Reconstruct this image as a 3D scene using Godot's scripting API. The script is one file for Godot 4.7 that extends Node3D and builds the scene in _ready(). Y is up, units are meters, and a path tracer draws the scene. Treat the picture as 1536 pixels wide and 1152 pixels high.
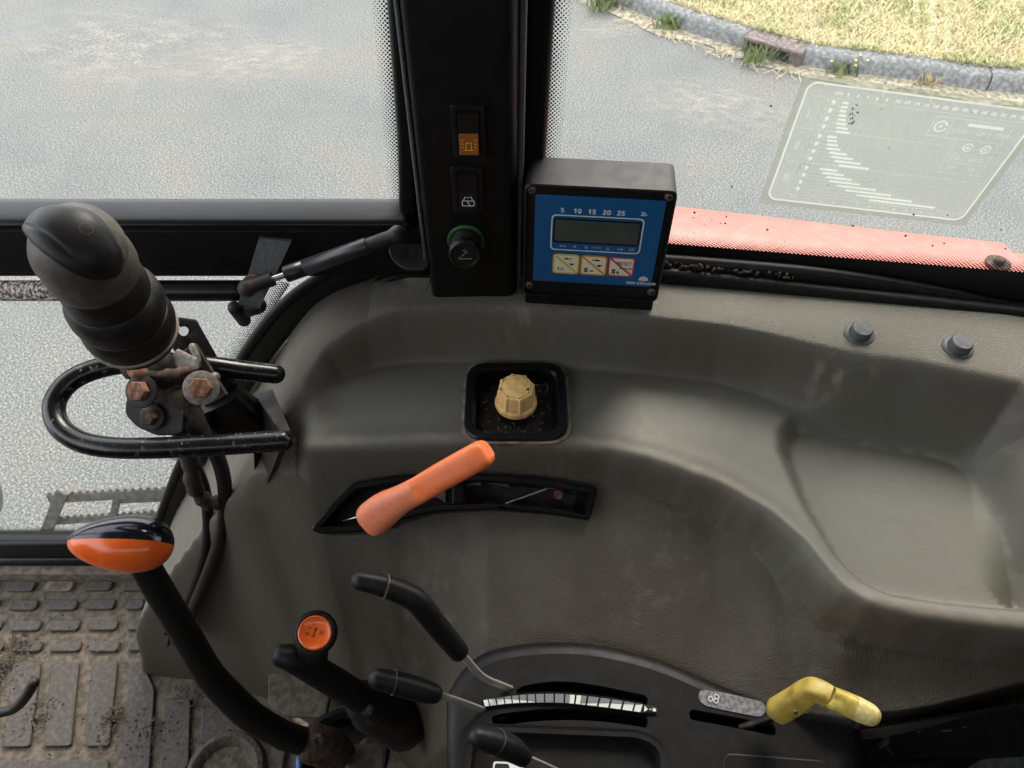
extends Node3D
# A tractor cab seen from the operator's seat: side console, levers, door, corner post, and the road outside.

var tex := {}
var mats := {}

func _ready() -> void:
	var cam := Camera3D.new()
	cam.name = "camera"
	cam.fov = rad_to_deg(2.0 * atan(576.0 / 1130.0))
	cam.position = Vector3(0, 1.0, 0)
	cam.rotation_degrees.x = -50.0
	cam.near = 0.02
	cam.far = 400.0
	var lens_ := CameraAttributesPhysical.new()
	lens_.frustum_focal_length = 12.0 * 1130.0 / 576.0
	lens_.frustum_focus_distance = 0.58
	lens_.frustum_near = 0.02
	lens_.frustum_far = 400.0
	lens_.exposure_aperture = 20.0
	cam.attributes = lens_
	add_child(cam)
	cam.current = true
	var env := Environment.new()
	var sm := ProceduralSkyMaterial.new()
	sm.sky_top_color = Color(0.95, 0.97, 1.0)
	sm.sky_horizon_color = Color(0.97, 0.98, 0.97)
	sm.sky_curve = 0.2
	sm.sky_energy_multiplier = 1.0
	sm.ground_bottom_color = Color(0.45, 0.45, 0.44)
	sm.ground_horizon_color = Color(0.6, 0.6, 0.58)
	var sky := Sky.new()
	sky.sky_material = sm
	env.background_mode = Environment.BG_SKY
	env.sky = sky
	env.tonemap_mode = Environment.TONE_MAPPER_LINEAR
	env.tonemap_exposure = 3.75
	env.sdfgi_enabled = true
	env.ssao_enabled = true
	env.ssil_enabled = true
	var we := WorldEnvironment.new()
	we.name = "surroundings"
	we.environment = env
	add_child(we)
	var sun := DirectionalLight3D.new()
	sun.name = "sun"
	sun.light_energy = 0.36
	sun.light_angular_distance = 24.0
	sun.light_color = Color(1.0, 0.97, 0.92)
	sun.rotation_degrees = Vector3(-45, 158, 0)
	sun.shadow_enabled = true
	add_child(sun)

	make_materials()
	build_outside()
	build_cab()
	build_door()
	build_console()
	build_post()
	build_monitor()
	build_side_window()
	build_controls()
	build_quadrant()
	build_floor_things()
	build_joystick()
	build_small_things()

# ---------------------------------------------------------------- naming
var used := {}
func numbered(called: String) -> String:
	if not used.has(called):
		used[called] = 0
		return called
	used[called] += 1
	return "%s_%03d" % [called, used[called]]

func tag(o: Node3D, label: String, category: String, group := "", kind := "") -> Node3D:
	if label: o.set_meta("label", label)
	if category: o.set_meta("category", category)
	if group: o.set_meta("group", group)
	if kind: o.set_meta("kind", kind)
	return o

func thing(called: String, label: String, category: String, group := "", where := Transform3D()) -> Node3D:
	var o := Node3D.new()
	o.name = numbered(called)
	o.transform = where
	add_child(o)
	tag(o, label, category, group)
	return o

func obj(called: String, st, m: Material, parent: Node3D = null, xf := Transform3D()) -> MeshInstance3D:
	var o := MeshInstance3D.new()
	if st is SurfaceTool:
		st.generate_normals()
		o.mesh = st.commit()
	else:
		o.mesh = st
	o.material_override = m
	o.transform = xf
	if parent == null:
		o.name = numbered(called)
		add_child(o)
	else:
		var n := called
		var k := 0
		while parent.has_node(NodePath(n)):
			k += 1
			n = "%s_%03d" % [called, k]
		o.name = n
		parent.add_child(o)
	return o

# ---------------------------------------------------------------- materials
func lin(r: float, g: float, b: float) -> Color:
	return Color(r, g, b).linear_to_srgb()

func noise_tex(key: String, freq: float, cols: Array, offs: Array, size := 512, kind := 0, oct := 5, seed_ := 1) -> NoiseTexture2D:
	var n := FastNoiseLite.new()
	n.seed = seed_
	n.frequency = freq
	n.fractal_octaves = oct
	if kind == 0:
		n.noise_type = FastNoiseLite.TYPE_SIMPLEX_SMOOTH
		n.fractal_type = FastNoiseLite.FRACTAL_FBM
	elif kind == 1:
		n.noise_type = FastNoiseLite.TYPE_CELLULAR
		n.fractal_type = FastNoiseLite.FRACTAL_NONE
		n.cellular_return_type = FastNoiseLite.RETURN_DISTANCE2_SUB
	elif kind == 2:
		n.noise_type = FastNoiseLite.TYPE_CELLULAR
		n.fractal_type = FastNoiseLite.FRACTAL_NONE
		n.cellular_return_type = FastNoiseLite.RETURN_CELL_VALUE
	var t := NoiseTexture2D.new()
	t.width = size
	t.height = size
	t.seamless = true
	t.noise = n
	if cols.size():
		var g := Gradient.new()
		var pc := PackedColorArray()
		for c in cols: pc.append(c)
		g.colors = pc
		g.offsets = PackedFloat32Array(offs)
		t.color_ramp = g
	tex[key] = t
	return t

func mat(key: String, c: Color, rough := 0.5, metal := 0.0, spec := 0.5) -> StandardMaterial3D:
	var m := StandardMaterial3D.new()
	m.resource_name = key
	m.albedo_color = c
	m.roughness = rough
	m.metallic = metal
	m.metallic_specular = spec
	mats[key] = m
	return m

# a surface whose own colour wanders between a few tones, mapped on all three axes
func worn(key: String, cols: Array, offs: Array, per_metre: float, rough: float, metal := 0.0, bump := 0.0, bump_key := "fine", freq := 0.03, seed_ := 3, size := 512) -> StandardMaterial3D:
	var m := mat(key, Color.WHITE, rough, metal)
	m.albedo_texture = noise_tex("c_" + key, freq, cols, offs, size, 0, 6, seed_)
	m.uv1_triplanar = true
	m.uv1_scale = Vector3.ONE * per_metre
	m.roughness_texture = tex["rough"]
	m.roughness = rough
	if bump > 0.0:
		m.heightmap_enabled = true
		m.heightmap_texture = tex[bump_key]
		m.heightmap_scale = bump
	return m

func make_materials() -> void:
	noise_tex("fine", 0.09, [], [], 512, 0, 4, 11)
	noise_tex("rough", 0.02, [Color(0.86, 0.86, 0.86), Color(1, 1, 1)], [0.25, 0.75], 512, 0, 5, 12)
	noise_tex("grain", 0.07, [Color(0, 0, 0), Color(1, 1, 1)], [0.0, 0.42], 512, 1, 1, 13)
	worn("black_plastic", [lin(.006,.006,.0065), lin(.0085,.0083,.0088), lin(.014,.0125,.0115)], [0.2, 0.66, 0.95], 5.0, 0.5, 0.0, 0.004)
	worn("black_grip", [lin(.0055,.0053,.006), lin(.0085,.008,.0088), lin(.022,.018,.0155)], [0.25, 0.66, 0.95], 9.0, 0.52, 0.0, 0.004, "fine", .03, 7)
	worn("black_post", [lin(.0022,.0022,.0024), lin(.003,.0029,.003), lin(.006,.005,.0045)], [0.2, 0.7, 0.95], 4.0, 0.55, 0.0, 0.003, "fine", .03, 8)
	worn("black_paint", [lin(.004,.0042,.005), lin(.0055,.0056,.0065), lin(.013,.011,.010)], [0.3, 0.7, 0.95], 6.0, 0.34, 0.0, 0.002, "fine", .03, 9)
	worn("chipped_paint", [lin(.004,.0042,.005), lin(.0055,.0056,.0065), lin(.16,.11,.085), lin(.26,.22,.19)], [0.3, 0.76, 0.79, 0.92], 9.0, 0.30, 0.0, 0.002, "fine", .03, 44)
	worn("rubber", [lin(.005,.005,.0055), lin(.008,.0077,.0077), lin(.02,.0155,.0125)], [0.3, 0.66, 0.95], 7.0, 0.58, 0.0, 0.004, "fine", .03, 10)
	worn("rubber_dusty", [lin(.008,.0075,.0078), lin(.0125,.011,.0108), lin(.036,.026,.019)], [0.3, 0.64, 0.92], 8.0, 0.46, 0.0, 0.006, "fine", .015, 14)
	worn("rusty", [lin(.02, .016, .014), lin(.05, .03, .02), lin(.12, .055, .03), lin(.17, .12, .08)], [0.25, 0.45, 0.65, 0.85], 12.0, 0.8, 0.1, 0.03, "fine", .02, 15)
	worn("rust_orange", [lin(.10, .045, .028), lin(.21, .085, .045), lin(.28, .15, .09)], [0.3, 0.55, 0.8], 20.0, 0.8, 0.1, 0.03, "fine", .02, 16)
	worn("rusty_dark", [lin(.008,.007,.0068), lin(.016,.0125,.011), lin(.042,.022,.0145), lin(.07,.046,.032)], [0.3, 0.58, 0.75, 0.95], 10.0, 0.6, 0.2, 0.012, "fine", .016, 17)
	worn("old_steel", [lin(.11, .10, .09), lin(.2, .18, .16), lin(.26, .22, .18)], [0.3, 0.55, 0.8], 20.0, 0.55, 0.3, 0.01, "fine", .02, 18)
	worn("rubber_mat", [lin(.070, .056, .042), lin(.095, .077, .057), lin(.125, .10, .072), lin(.15, .118, .082)], [0.25, 0.45, 0.6, 0.8], 5.0, 0.85, 0.0, 0.03, "fine", .014, 19, 1024)
	worn("mat_rib", [lin(.058, .050, .043), lin(.076, .066, .055), lin(.105, .088, .068)], [0.25, 0.55, 0.8], 6.0, 0.8, 0.0, 0.02, "fine", .02, 20, 1024)
	worn("mat_dirt", [lin(.05, .042, .032), lin(.10, .082, .062), lin(.15, .12, .09)], [0.25, 0.5, 0.8], 9.0, 0.95, 0.0, 0.08, "fine", .03, 21)
	worn("sill_brown", [lin(.11, .085, .065), lin(.19, .15, .115), lin(.25, .2, .155)], [0.3, 0.5, 0.75], 6.0, 0.8, 0.0, 0.03, "fine", .02, 22)
	worn("orange", [lin(.78, .15, .035), lin(.86, .19, .05), lin(.8, .2, .07)], [0.3, 0.55, 0.85], 9.0, 0.5, 0.0, 0.004, "fine", .03, 23)
	worn("orange_faded", [lin(.70, .18, .08), lin(.78, .23, .11), lin(.60, .20, .11)], [0.3, 0.6, 0.85], 12.0, 0.55, 0.0, 0.006, "fine", .03, 24)
	worn("orange_gloss", [lin(.80, .12, .016), lin(.86, .15, .024)], [0.3, 0.8], 6.0, 0.22, 0.0, 0.0)
	worn("navy_gloss", [lin(.006, .007, .014), lin(.012, .013, .024)], [0.3, 0.8], 6.0, 0.16, 0.0, 0.0)
	worn("yellow", [lin(.20,.135,.025), lin(.38,.265,.045), lin(.50,.37,.07), lin(.42,.33,.13)], [0.2, 0.42, 0.65, 0.9], 10.0, 0.5, 0.0, 0.004, "fine", .013, 25)
	worn("yellow_pale", [lin(.55, .44, .12), lin(.72, .60, .26), lin(.74, .66, .42)], [0.25, 0.55, 0.85], 16.0, 0.5, 0.0, 0.003)
	worn("yellow_bright", [lin(.36, .26, .05), lin(.54, .41, .08), lin(.62, .5, .16)], [0.25, 0.55, 0.85], 10.0, 0.45, 0.0, 0.003)
	worn("cream", [lin(.76, .46, .15), lin(.90, .58, .22), lin(.90, .66, .32)], [0.25, 0.5, 0.8], 14.0, 0.6, 0.0, 0.008, "fine", .015, 26)
	worn("taupe", [lin(.04,.034,.029), lin(.062,.053,.043), lin(.095,.08,.064)], [0.25, 0.55, 0.9], 8.0, 0.6, 0.0, 0.003, "fine", .03, 27)
	worn("cap_black", [lin(.009,.0088,.0095), lin(.013,.0125,.0128), lin(.026,.022,.019)], [0.3, 0.68, 0.95], 8.0, 0.48, 0.0, 0.003, "fine", .03, 28)
	worn("red_paint", [lin(.56,.11,.08), lin(.60,.125,.09), lin(.63,.15,.115)], [0.3, 0.55, 0.8], 4.0, 0.45, 0.0, 0.002, "fine", .03, 29)
	worn("grey_cap", [lin(.06, .062, .066), lin(.085, .088, .092), lin(.12, .115, .105)], [0.3, 0.6, 0.85], 12.0, 0.6, 0.0, 0.006, "fine", .03, 30)
	worn("grey_paint", [lin(.016,.0175,.020), lin(.022,.0235,.026), lin(.038,.036,.033)], [0.3, 0.7, 0.95], 7.0, 0.38, 0.0, 0.002, "fine", .03, 31)
	worn("white_flaked", [lin(.10, .055, .04), lin(.16, .09, .065), lin(.62, .6, .56), lin(.7, .68, .64)], [0.42, 0.5, 0.53, 0.7], 16.0, 0.75, 0.0, 0.01, "fine", .03, 32)
	worn("quadrant", [lin(.0055,.0052,.0057), lin(.0078,.0074,.0078), lin(.014,.0122,.0118)], [0.25, 0.6, 0.9], 5.0, 0.55, 0.0, 0.004, "fine", .03, 33)
	worn("green_grey", [lin(.09, .10, .08), lin(.13, .145, .115), lin(.16, .16, .13)], [0.3, 0.55, 0.8], 6.0, 0.7, 0.0, 0.02, "fine", .03, 34)
	worn("loom_tape", [lin(.02, .016, .013), lin(.045, .032, .024), lin(.10, .07, .05)], [0.3, 0.55, 0.8], 24.0, 0.85, 0.0, 0.05, "fine", .03, 35)
	worn("step_metal", [lin(.05, .048, .042), lin(.10, .092, .08), lin(.16, .12, .09)], [0.3, 0.6, 0.85], 5.0, 0.6, 0.2, 0.03, "fine", .02, 36)
	worn("kerb_stone", [lin(.09,.093,.09), lin(.15,.152,.148), lin(.27,.27,.26)], [0.25, 0.5, 0.8], 2.2, 0.95, 0.0, 0.4, "fine", .03, 37)
	worn("cast_iron", [lin(.07, .052, .05), lin(.12, .09, .085), lin(.17, .13, .12)], [0.3, 0.55, 0.8], 3.0, 0.7, 0.3, 0.1, "fine", .02, 38)
	worn("roof_lining", [lin(.10, .1, .095), lin(.13, .13, .12)], [0.3, 0.8], 3.0, 0.9)
	mat("chrome", lin(.62, .62, .62), 0.22, 0.9)
	mat("rod_steel", lin(.5, .46, .42), 0.42, 0.5)
	mat("white_print", lin(.62, .64, .62), 0.6)
	mat("scale_white", lin(.66, .68, .64), 0.5)
	mat("scale_grey", lin(.17, .18, .19), 0.5)
	mat("print_black", lin(.01, .01, .011), 0.5)
	mat("print_grey", lin(.35, .38, .42), 0.5)
	mat("blue_plate", lin(.006, .085, .24), 0.38)
	mat("lcd", lin(.055, .062, .052), 0.12)
	mat("key_cream", lin(.75, .70, .52), 0.45)
	mat("key_yellow", lin(.66, .47, .03), 0.45)
	mat("key_orange", lin(.66, .25, .04), 0.45)
	mat("key_magenta", lin(.42, .035, .09), 0.45)
	mat("amber", lin(.27, .075, .010), 0.4)
	mat("green_ring", lin(.005, .055, .011), 0.4)
	mat("print_green", lin(.10, .26, .2), 0.5)
	mat("screw_metal", lin(.16, .12, .095), 0.5, 0.6)
	mat("hole_black", lin(.004, .004, .004), 0.9)
	mat("cable_blue", lin(.03, .11, .3), 0.4)
	mat("straw", lin(.42, .34, .18), 0.9)
	mat("leaf_brown", lin(.09, .06, .035), 0.9)
	mat("weed_green", lin(.13, .165, .055), 0.85)
	mat("flower_yellow", lin(.55, .47, .06), 0.8)
	mat("speck", lin(.01, .01, .01), 0.9)
	var g := mat("glass", Color(0.93, 1.0, 0.98, 0.05), 0.02)
	g.transparency = BaseMaterial3D.TRANSPARENCY_ALPHA
	# thin film of dust on the panes
	var du := mat("dust_film", Color.WHITE, 0.9)
	du.albedo_texture = noise_tex("dust", 0.010, [Color(.85, .87, .84, .0), Color(.85, .87, .84, .025), Color(.88, .88, .84, .085)], [0.3, 0.55, 0.85], 512, 0, 5, 71)
	du.transparency = BaseMaterial3D.TRANSPARENCY_ALPHA
	# silver decal, mostly rubbed off
	worn("silver_decal", [lin(.12, .12, .122), lin(.22, .22, .225), lin(.30, .30, .30)], [0.25, 0.5, 0.8], 16.0, 0.5, 0.2, 0.0, "fine", .03, 40)
	# ceramic frit printed on the glass
	var im := Image.create(24, 120, false, Image.FORMAT_RGBA8)
	im.fill(Color(0.008, 0.008, 0.009, 0.0))
	for row in 10:
		var y0 := 6.0 + row * 12.0
		var r := lerpf(8.8, 2.6, row / 9.0)
		for cx in ([0.0, 24.0] if row % 2 == 0 else [12.0]):
			for yy in range(maxi(0, int(y0 - 11)), mini(120, int(y0 + 12))):
				for xx in 24:
					if Vector2(xx + .5 - cx, yy + .5 - y0).length() < r:
						im.set_pixel(xx, yy, Color(0.008, 0.008, 0.009, 1.0))
	var f := mat("frit", Color.WHITE, 0.5)
	f.albedo_texture = ImageTexture.create_from_image(im)
	f.transparency = BaseMaterial3D.TRANSPARENCY_ALPHA_SCISSOR
	f.alpha_scissor_threshold = 0.5
	# scratches and dust: thin pale lines and specks
	for pair in [["scratches", Color(.50, .46, .39), 260, 1500, 0.34], ["scuffs", Color(.30, .27, .24), 240, 1300, 0.26]]:
		var rng := RandomNumberGenerator.new()
		rng.seed = 17 + int(pair[2])
		var sc := Image.create(1024, 1024, false, Image.FORMAT_RGBA8)
		sc.fill(Color(pair[1].r, pair[1].g, pair[1].b, 0.0))
		for k in int(pair[2]):
			var p := Vector2(rng.randf() * 1024, rng.randf() * 1024)
			var d := Vector2.from_angle(rng.randf() * TAU)
			var l := rng.randf_range(8, 70)
			var bend := rng.randf_range(-.012, .012)
			var a0: float = rng.randf_range(.15, 1.0) * pair[4]
			for i in int(l):
				d = d.rotated(bend)
				p += d
				var al: float = a0 * sin(PI * i / l) * rng.randf_range(.5, 1.0)
				var q := Vector2i(posmod(int(p.x), 1024), posmod(int(p.y), 1024))
				sc.set_pixelv(q, Color(pair[1].r, pair[1].g, pair[1].b, maxf(al, sc.get_pixelv(q).a)))
		for k in int(pair[3]):
			var p := Vector2i(rng.randi() % 1024, rng.randi() % 1024)
			var al: float = rng.randf_range(.1, .8) * pair[4]
			var big := rng.randf() < .12
			for o in [Vector2i.ZERO, Vector2i(1, 0), Vector2i(0, 1), Vector2i(1, 1)]:
				if o == Vector2i.ZERO or big: sc.set_pixelv(Vector2i(posmod(p.x + o.x, 1024), posmod(p.y + o.y, 1024)), Color(pair[1].r, pair[1].g, pair[1].b, al))
		tex[pair[0]] = ImageTexture.create_from_image(sc)
	# console plastic: colour from the vertices, leather grain or smooth
	for k in ["console_grain", "console_smooth"]:
		var m := mat(k, Color.WHITE, 0.66 if k == "console_grain" else 0.54, 0.0, 0.5)
		m.vertex_color_use_as_albedo = true
		m.uv1_triplanar = true
		m.uv1_scale = Vector3.ONE * (14.0 if k == "console_grain" else 6.0)
		m.heightmap_enabled = true
		m.heightmap_texture = tex["grain"] if k == "console_grain" else tex["fine"]
		m.heightmap_scale = 0.04 if k == "console_grain" else 0.005
		m.detail_enabled = true
		m.detail_blend_mode = BaseMaterial3D.BLEND_MODE_MIX
		m.detail_uv_layer = BaseMaterial3D.DETAIL_UV_2
		m.uv2_triplanar = true
		m.uv2_scale = Vector3.ONE * 3.1
		m.detail_albedo = tex["scratches"]
	for k in ["black_plastic", "black_post", "black_grip", "quadrant", "rubber", "rubber_dusty", "cap_black", "black_paint"]:
		var m: StandardMaterial3D = mats[k]
		m.metallic_specular = 0.38
		m.detail_enabled = true
		m.detail_blend_mode = BaseMaterial3D.BLEND_MODE_MIX
		m.detail_uv_layer = BaseMaterial3D.DETAIL_UV_2
		m.uv2_triplanar = true
		m.uv2_scale = Vector3.ONE * 4.3
		m.detail_albedo = tex["scuffs"]

# ---------------------------------------------------------------- shapes
func mb() -> SurfaceTool:
	var st := SurfaceTool.new()
	st.begin(Mesh.PRIMITIVE_TRIANGLES)
	st.set_smooth_group(-1)
	return st

func tri(st: SurfaceTool, a: Vector3, b: Vector3, c: Vector3, out: Vector3) -> void:
	if (a - c).cross(a - b).dot(out) < 0.0:
		var t := b
		b = c
		c = t
	st.add_vertex(a)
	st.add_vertex(b)
	st.add_vertex(c)

func quad(st: SurfaceTool, a: Vector3, b: Vector3, c: Vector3, d: Vector3, out: Vector3) -> void:
	tri(st, a, b, c, out)
	tri(st, a, c, d, out)

# chamfered box in the frame xf, centred
func rbox(st: SurfaceTool, xf: Transform3D, size: Vector3, ch := 0.001) -> void:
	st.set_smooth_group(-1)
	var h := size * 0.5
	ch = minf(ch, minf(h.x, minf(h.y, h.z)) * 0.9)
	var v := {}
	for sx in [-1, 1]:
		for sy in [-1, 1]:
			for sz in [-1, 1]:
				var s := Vector3(sx, sy, sz)
				for ax in 3:
					var p := s * (h - Vector3.ONE * ch)
					p[ax] = s[ax] * h[ax]
					v[[sx, sy, sz, ax]] = xf * p
	for ax in 3:
		var b := (ax + 1) % 3
		var c := (ax + 2) % 3
		for s in [-1, 1]:
			var o := Vector3.ZERO
			o[ax] = s
			var k := []
			for w in [[-1, -1], [1, -1], [1, 1], [-1, 1]]:
				var q := [0, 0, 0, ax]
				q[ax] = s
				q[b] = w[0]
				q[c] = w[1]
				k.append(v[q])
			quad(st, k[0], k[1], k[2], k[3], xf.basis * o)
		for sb in [-1, 1]:
			for sc in [-1, 1]:
				var k2 := []
				for w in [[-1, b], [-1, c], [1, c], [1, b]]:
					var q := [0, 0, 0, w[1]]
					q[ax] = w[0]
					q[b] = sb
					q[c] = sc
					k2.append(v[q])
				var o2 := Vector3.ZERO
				o2[b] = sb
				o2[c] = sc
				quad(st, k2[0], k2[1], k2[2], k2[3], xf.basis * o2)
	for sx in [-1, 1]:
		for sy in [-1, 1]:
			for sz in [-1, 1]:
				tri(st, v[[sx, sy, sz, 0]], v[[sx, sy, sz, 1]], v[[sx, sy, sz, 2]], xf.basis * Vector3(sx, sy, sz))

func boxm(size: Vector3, ch := 0.001, at := Vector3.ZERO) -> SurfaceTool:
	var st := mb()
	rbox(st, Transform3D(Basis(), at), size, ch)
	return st

# frame with its y axis along dir
func frame(at: Vector3, dir: Vector3, xhint := Vector3.RIGHT) -> Transform3D:
	var y := dir.normalized()
	var z := xhint.cross(y)
	if z.length() < 1e-4: z = Vector3.BACK.cross(y)
	z = z.normalized()
	return Transform3D(Basis(y.cross(z).normalized(), y, z), at)

func smooth_path(p: Array, sub := 6) -> Array:
	var r := []
	for i in p.size() - 1:
		var a = p[maxi(i - 1, 0)]
		var d = p[mini(i + 2, p.size() - 1)]
		for k in sub:
			var t := float(k) / sub
			if p[i] is Vector3:
				r.append((p[i] as Vector3).cubic_interpolate(p[i + 1], a, d, t))
			elif p[i] is Vector2:
				r.append((p[i] as Vector2).cubic_interpolate(p[i + 1], a, d, t))
			else:
				r.append(cubic_interpolate(p[i], p[i + 1], a, d, t))
	r.append(p[p.size() - 1])
	return r

# sweep a (squarish) ellipse along a path; radii are floats or Vector2 (along side, along up)
func sweep(st: SurfaceTool, path: Array, radii: Array, sides := 16, up := Vector3.UP, round_a := false, round_b := false, power := 2.0, group := 1) -> void:
	var n := path.size()
	var rings := []
	var side := Vector3.ZERO
	for i in n:
		var t: Vector3 = (path[mini(i + 1, n - 1)] - path[maxi(i - 1, 0)]).normalized()
		if i == 0:
			side = up.cross(t)
			if side.length() < 1e-3: side = Vector3.RIGHT.cross(t)
		side = (side - t * side.dot(t)).normalized()
		var u := t.cross(side).normalized()
		var rr = radii[i] if i < radii.size() else radii[radii.size() - 1]
		var r2: Vector2 = rr if rr is Vector2 else Vector2(rr, rr)
		rings.append([path[i], t, side, u, r2])
	var all := []
	if round_a:
		var q = rings[0]
		var m: float = minf(q[4].x, q[4].y)
		for a in [86.0, 72.0, 55.0, 36.0, 18.0]:
			var k := cos(deg_to_rad(a))
			all.append([q[0] - q[1] * m * sin(deg_to_rad(a)), q[1], q[2], q[3], q[4] - Vector2(m, m) * (1.0 - k)])
	all.append_array(rings)
	if round_b:
		var q = rings[n - 1]
		var m: float = minf(q[4].x, q[4].y)
		for a in [18.0, 36.0, 55.0, 72.0, 86.0]:
			var k := cos(deg_to_rad(a))
			all.append([q[0] + q[1] * m * sin(deg_to_rad(a)), q[1], q[2], q[3], q[4] - Vector2(m, m) * (1.0 - k)])
	var pts := []
	for q in all:
		var ring := []
		for s in sides:
			var a := TAU * s / sides
			var c := cos(a)
			var d := sin(a)
			var e := 2.0 / power
			ring.append(q[0] + q[2] * (signf(c) * pow(absf(c), e) * q[4].x) + q[3] * (signf(d) * pow(absf(d), e) * q[4].y))
		pts.append(ring)
	st.set_smooth_group(group)
	for i in all.size() - 1:
		for s in sides:
			var s2 := (s + 1) % sides
			var o: Vector3 = pts[i][s] + pts[i][s2] - all[i][0] * 2.0 + pts[i + 1][s] + pts[i + 1][s2] - all[i + 1][0] * 2.0
			quad(st, pts[i][s], pts[i][s2], pts[i + 1][s2], pts[i + 1][s], o)
	st.set_smooth_group(group if round_a else -1)
	for s in sides: tri(st, pts[0][s], pts[0][(s + 1) % sides], all[0][0], -all[0][1])
	st.set_smooth_group(group if round_b else -1)
	var last := all.size() - 1
	for s in sides: tri(st, pts[last][s], pts[last][(s + 1) % sides], all[last][0], all[last][1])

func tube(path: Array, r: float, sides := 14, round_ends := true, sub := 6) -> SurfaceTool:
	var st := mb()
	sweep(st, smooth_path(path, sub) if sub > 1 else path, [r], sides, Vector3.UP, round_ends, round_ends)
	return st

# turned profile (radius, height) round the frame's y axis; listed so that the outside is on the right going up
func lathe(st: SurfaceTool, xf: Transform3D, prof: Array, sides := 32, lobes := 0, lobe := 0.0) -> void:
	var g := 2
	for i in prof.size() - 1:
		var a: Vector2 = prof[i]
		var b: Vector2 = prof[i + 1]
		if i > 0:
			var pd: Vector2 = a - prof[i - 1]
			if absf(pd.angle_to(b - a)) > 0.7: g += 1
		st.set_smooth_group(g)
		for s in sides:
			var q := []
			for w in [[a, s], [a, s + 1], [b, s + 1], [b, s]]:
				var th: float = TAU * w[1] / sides
				var r: float = w[0].x
				if lobes > 0: r *= 1.0 + lobe * pow(0.5 + 0.5 * cos(th * lobes), 9.0)
				q.append(xf * Vector3(cos(th) * r, w[0].y, sin(th) * r))
			var mid := TAU * (s + .5) / sides
			var o := xf.basis * Vector3(cos(mid) * (b.y - a.y), -(b.x - a.x), sin(mid) * (b.y - a.y))
			if a.x > 1e-6: tri(st, q[0], q[1], q[2], o)
			if b.x > 1e-6: tri(st, q[0], q[2], q[3], o)

func turned(prof: Array, xf := Transform3D(), sides := 32, lobes := 0, lobe := 0.0) -> SurfaceTool:
	var st := mb()
	lathe(st, xf, prof, sides, lobes, lobe)
	return st

func round_poly(p: Array, r: float, seg := 5) -> Array:
	var out := []
	var n := p.size()
	for i in n:
		var a: Vector2 = p[(i + n - 1) % n]
		var b: Vector2 = p[i]
		var c: Vector2 = p[(i + 1) % n]
		var k := minf(r, minf(a.distance_to(b), c.distance_to(b)) * 0.48)
		var s := b + (a - b).normalized() * k
		var e := b + (c - b).normalized() * k
		for j in seg + 1:
			var t := float(j) / seg
			out.append(s.lerp(b, t).lerp(b.lerp(e, t), t))
	return out

func rect_poly(w: float, h: float, r := 0.0, seg := 5) -> Array:
	var p := [Vector2(-w / 2, -h / 2), Vector2(w / 2, -h / 2), Vector2(w / 2, h / 2), Vector2(-w / 2, h / 2)]
	return round_poly(p, r, seg) if r > 0.0 else p

func inset(p: Array, d: float) -> Array:
	var n := p.size()
	var area := 0.0
	for i in n:
		area += (p[i] as Vector2).cross(p[(i + 1) % n])
	var s := signf(area)
	var out := []
	for i in n:
		var a: Vector2 = p[(i + n - 1) % n]
		var b: Vector2 = p[i]
		var c: Vector2 = p[(i + 1) % n]
		var n1 := (b - a).normalized().orthogonal() * -s
		var n2 := (c - b).normalized().orthogonal() * -s
		var m := (n1 + n2).normalized()
		out.append(b + m * d / maxf(0.4, m.dot(n1)))
	return out

# polygon in the frame's x,y plane pushed up along its z from 0 to h, with a rounded top edge
func prism(st: SurfaceTool, xf: Transform3D, poly: Array, h: float, bev := 0.0, steps := 3, bottom := true) -> void:
	var rings := [[0.0, 0.0], [h - bev, 0.0]]
	if bev > 0.0:
		for k in range(1, steps + 1):
			var a := PI / 2 * k / steps
			rings.append([h - bev + bev * sin(a), bev * (1.0 - cos(a))])
	var n := poly.size()
	var c := Vector2.ZERO
	var pts := []
	for q in rings:
		var pl := inset(poly, q[1]) if q[1] > 0.0 else poly
		var ring := []
		for v in pl: ring.append(xf * Vector3(v.x, v.y, q[0]))
		pts.append(ring)
	var area := 0.0
	for i in n: area += (poly[i] as Vector2).cross(poly[(i + 1) % n])
	var s := signf(area)
	for k in rings.size() - 1:
		st.set_smooth_group(40 if k == 0 else 41)
		for i in n:
			var j := (i + 1) % n
			var e: Vector2 = (poly[j] - poly[i])
			var o2 := e.orthogonal() * s
			var slope := 0.0 if k == 0 else 0.5
			quad(st, pts[k][i], pts[k][j], pts[k + 1][j], pts[k + 1][i], xf.basis * Vector3(o2.x, o2.y, slope * e.length()))
	st.set_smooth_group(-1)
	var flat := PackedVector2Array()
	for v in poly: flat.append(v)
	var ix := Geometry2D.triangulate_polygon(flat)
	var top: Array = pts[pts.size() - 1]
	for i in range(0, ix.size(), 3):
		tri(st, top[ix[i]], top[ix[i + 1]], top[ix[i + 2]], xf.basis.z)
		if bottom: tri(st, pts[0][ix[i]], pts[0][ix[i + 1]], pts[0][ix[i + 2]], -xf.basis.z)

func prismm(poly: Array, h: float, bev := 0.0, xf := Transform3D(), steps := 3) -> SurfaceTool:
	var st := mb()
	prism(st, xf, poly, h, bev, steps)
	return st

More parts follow.
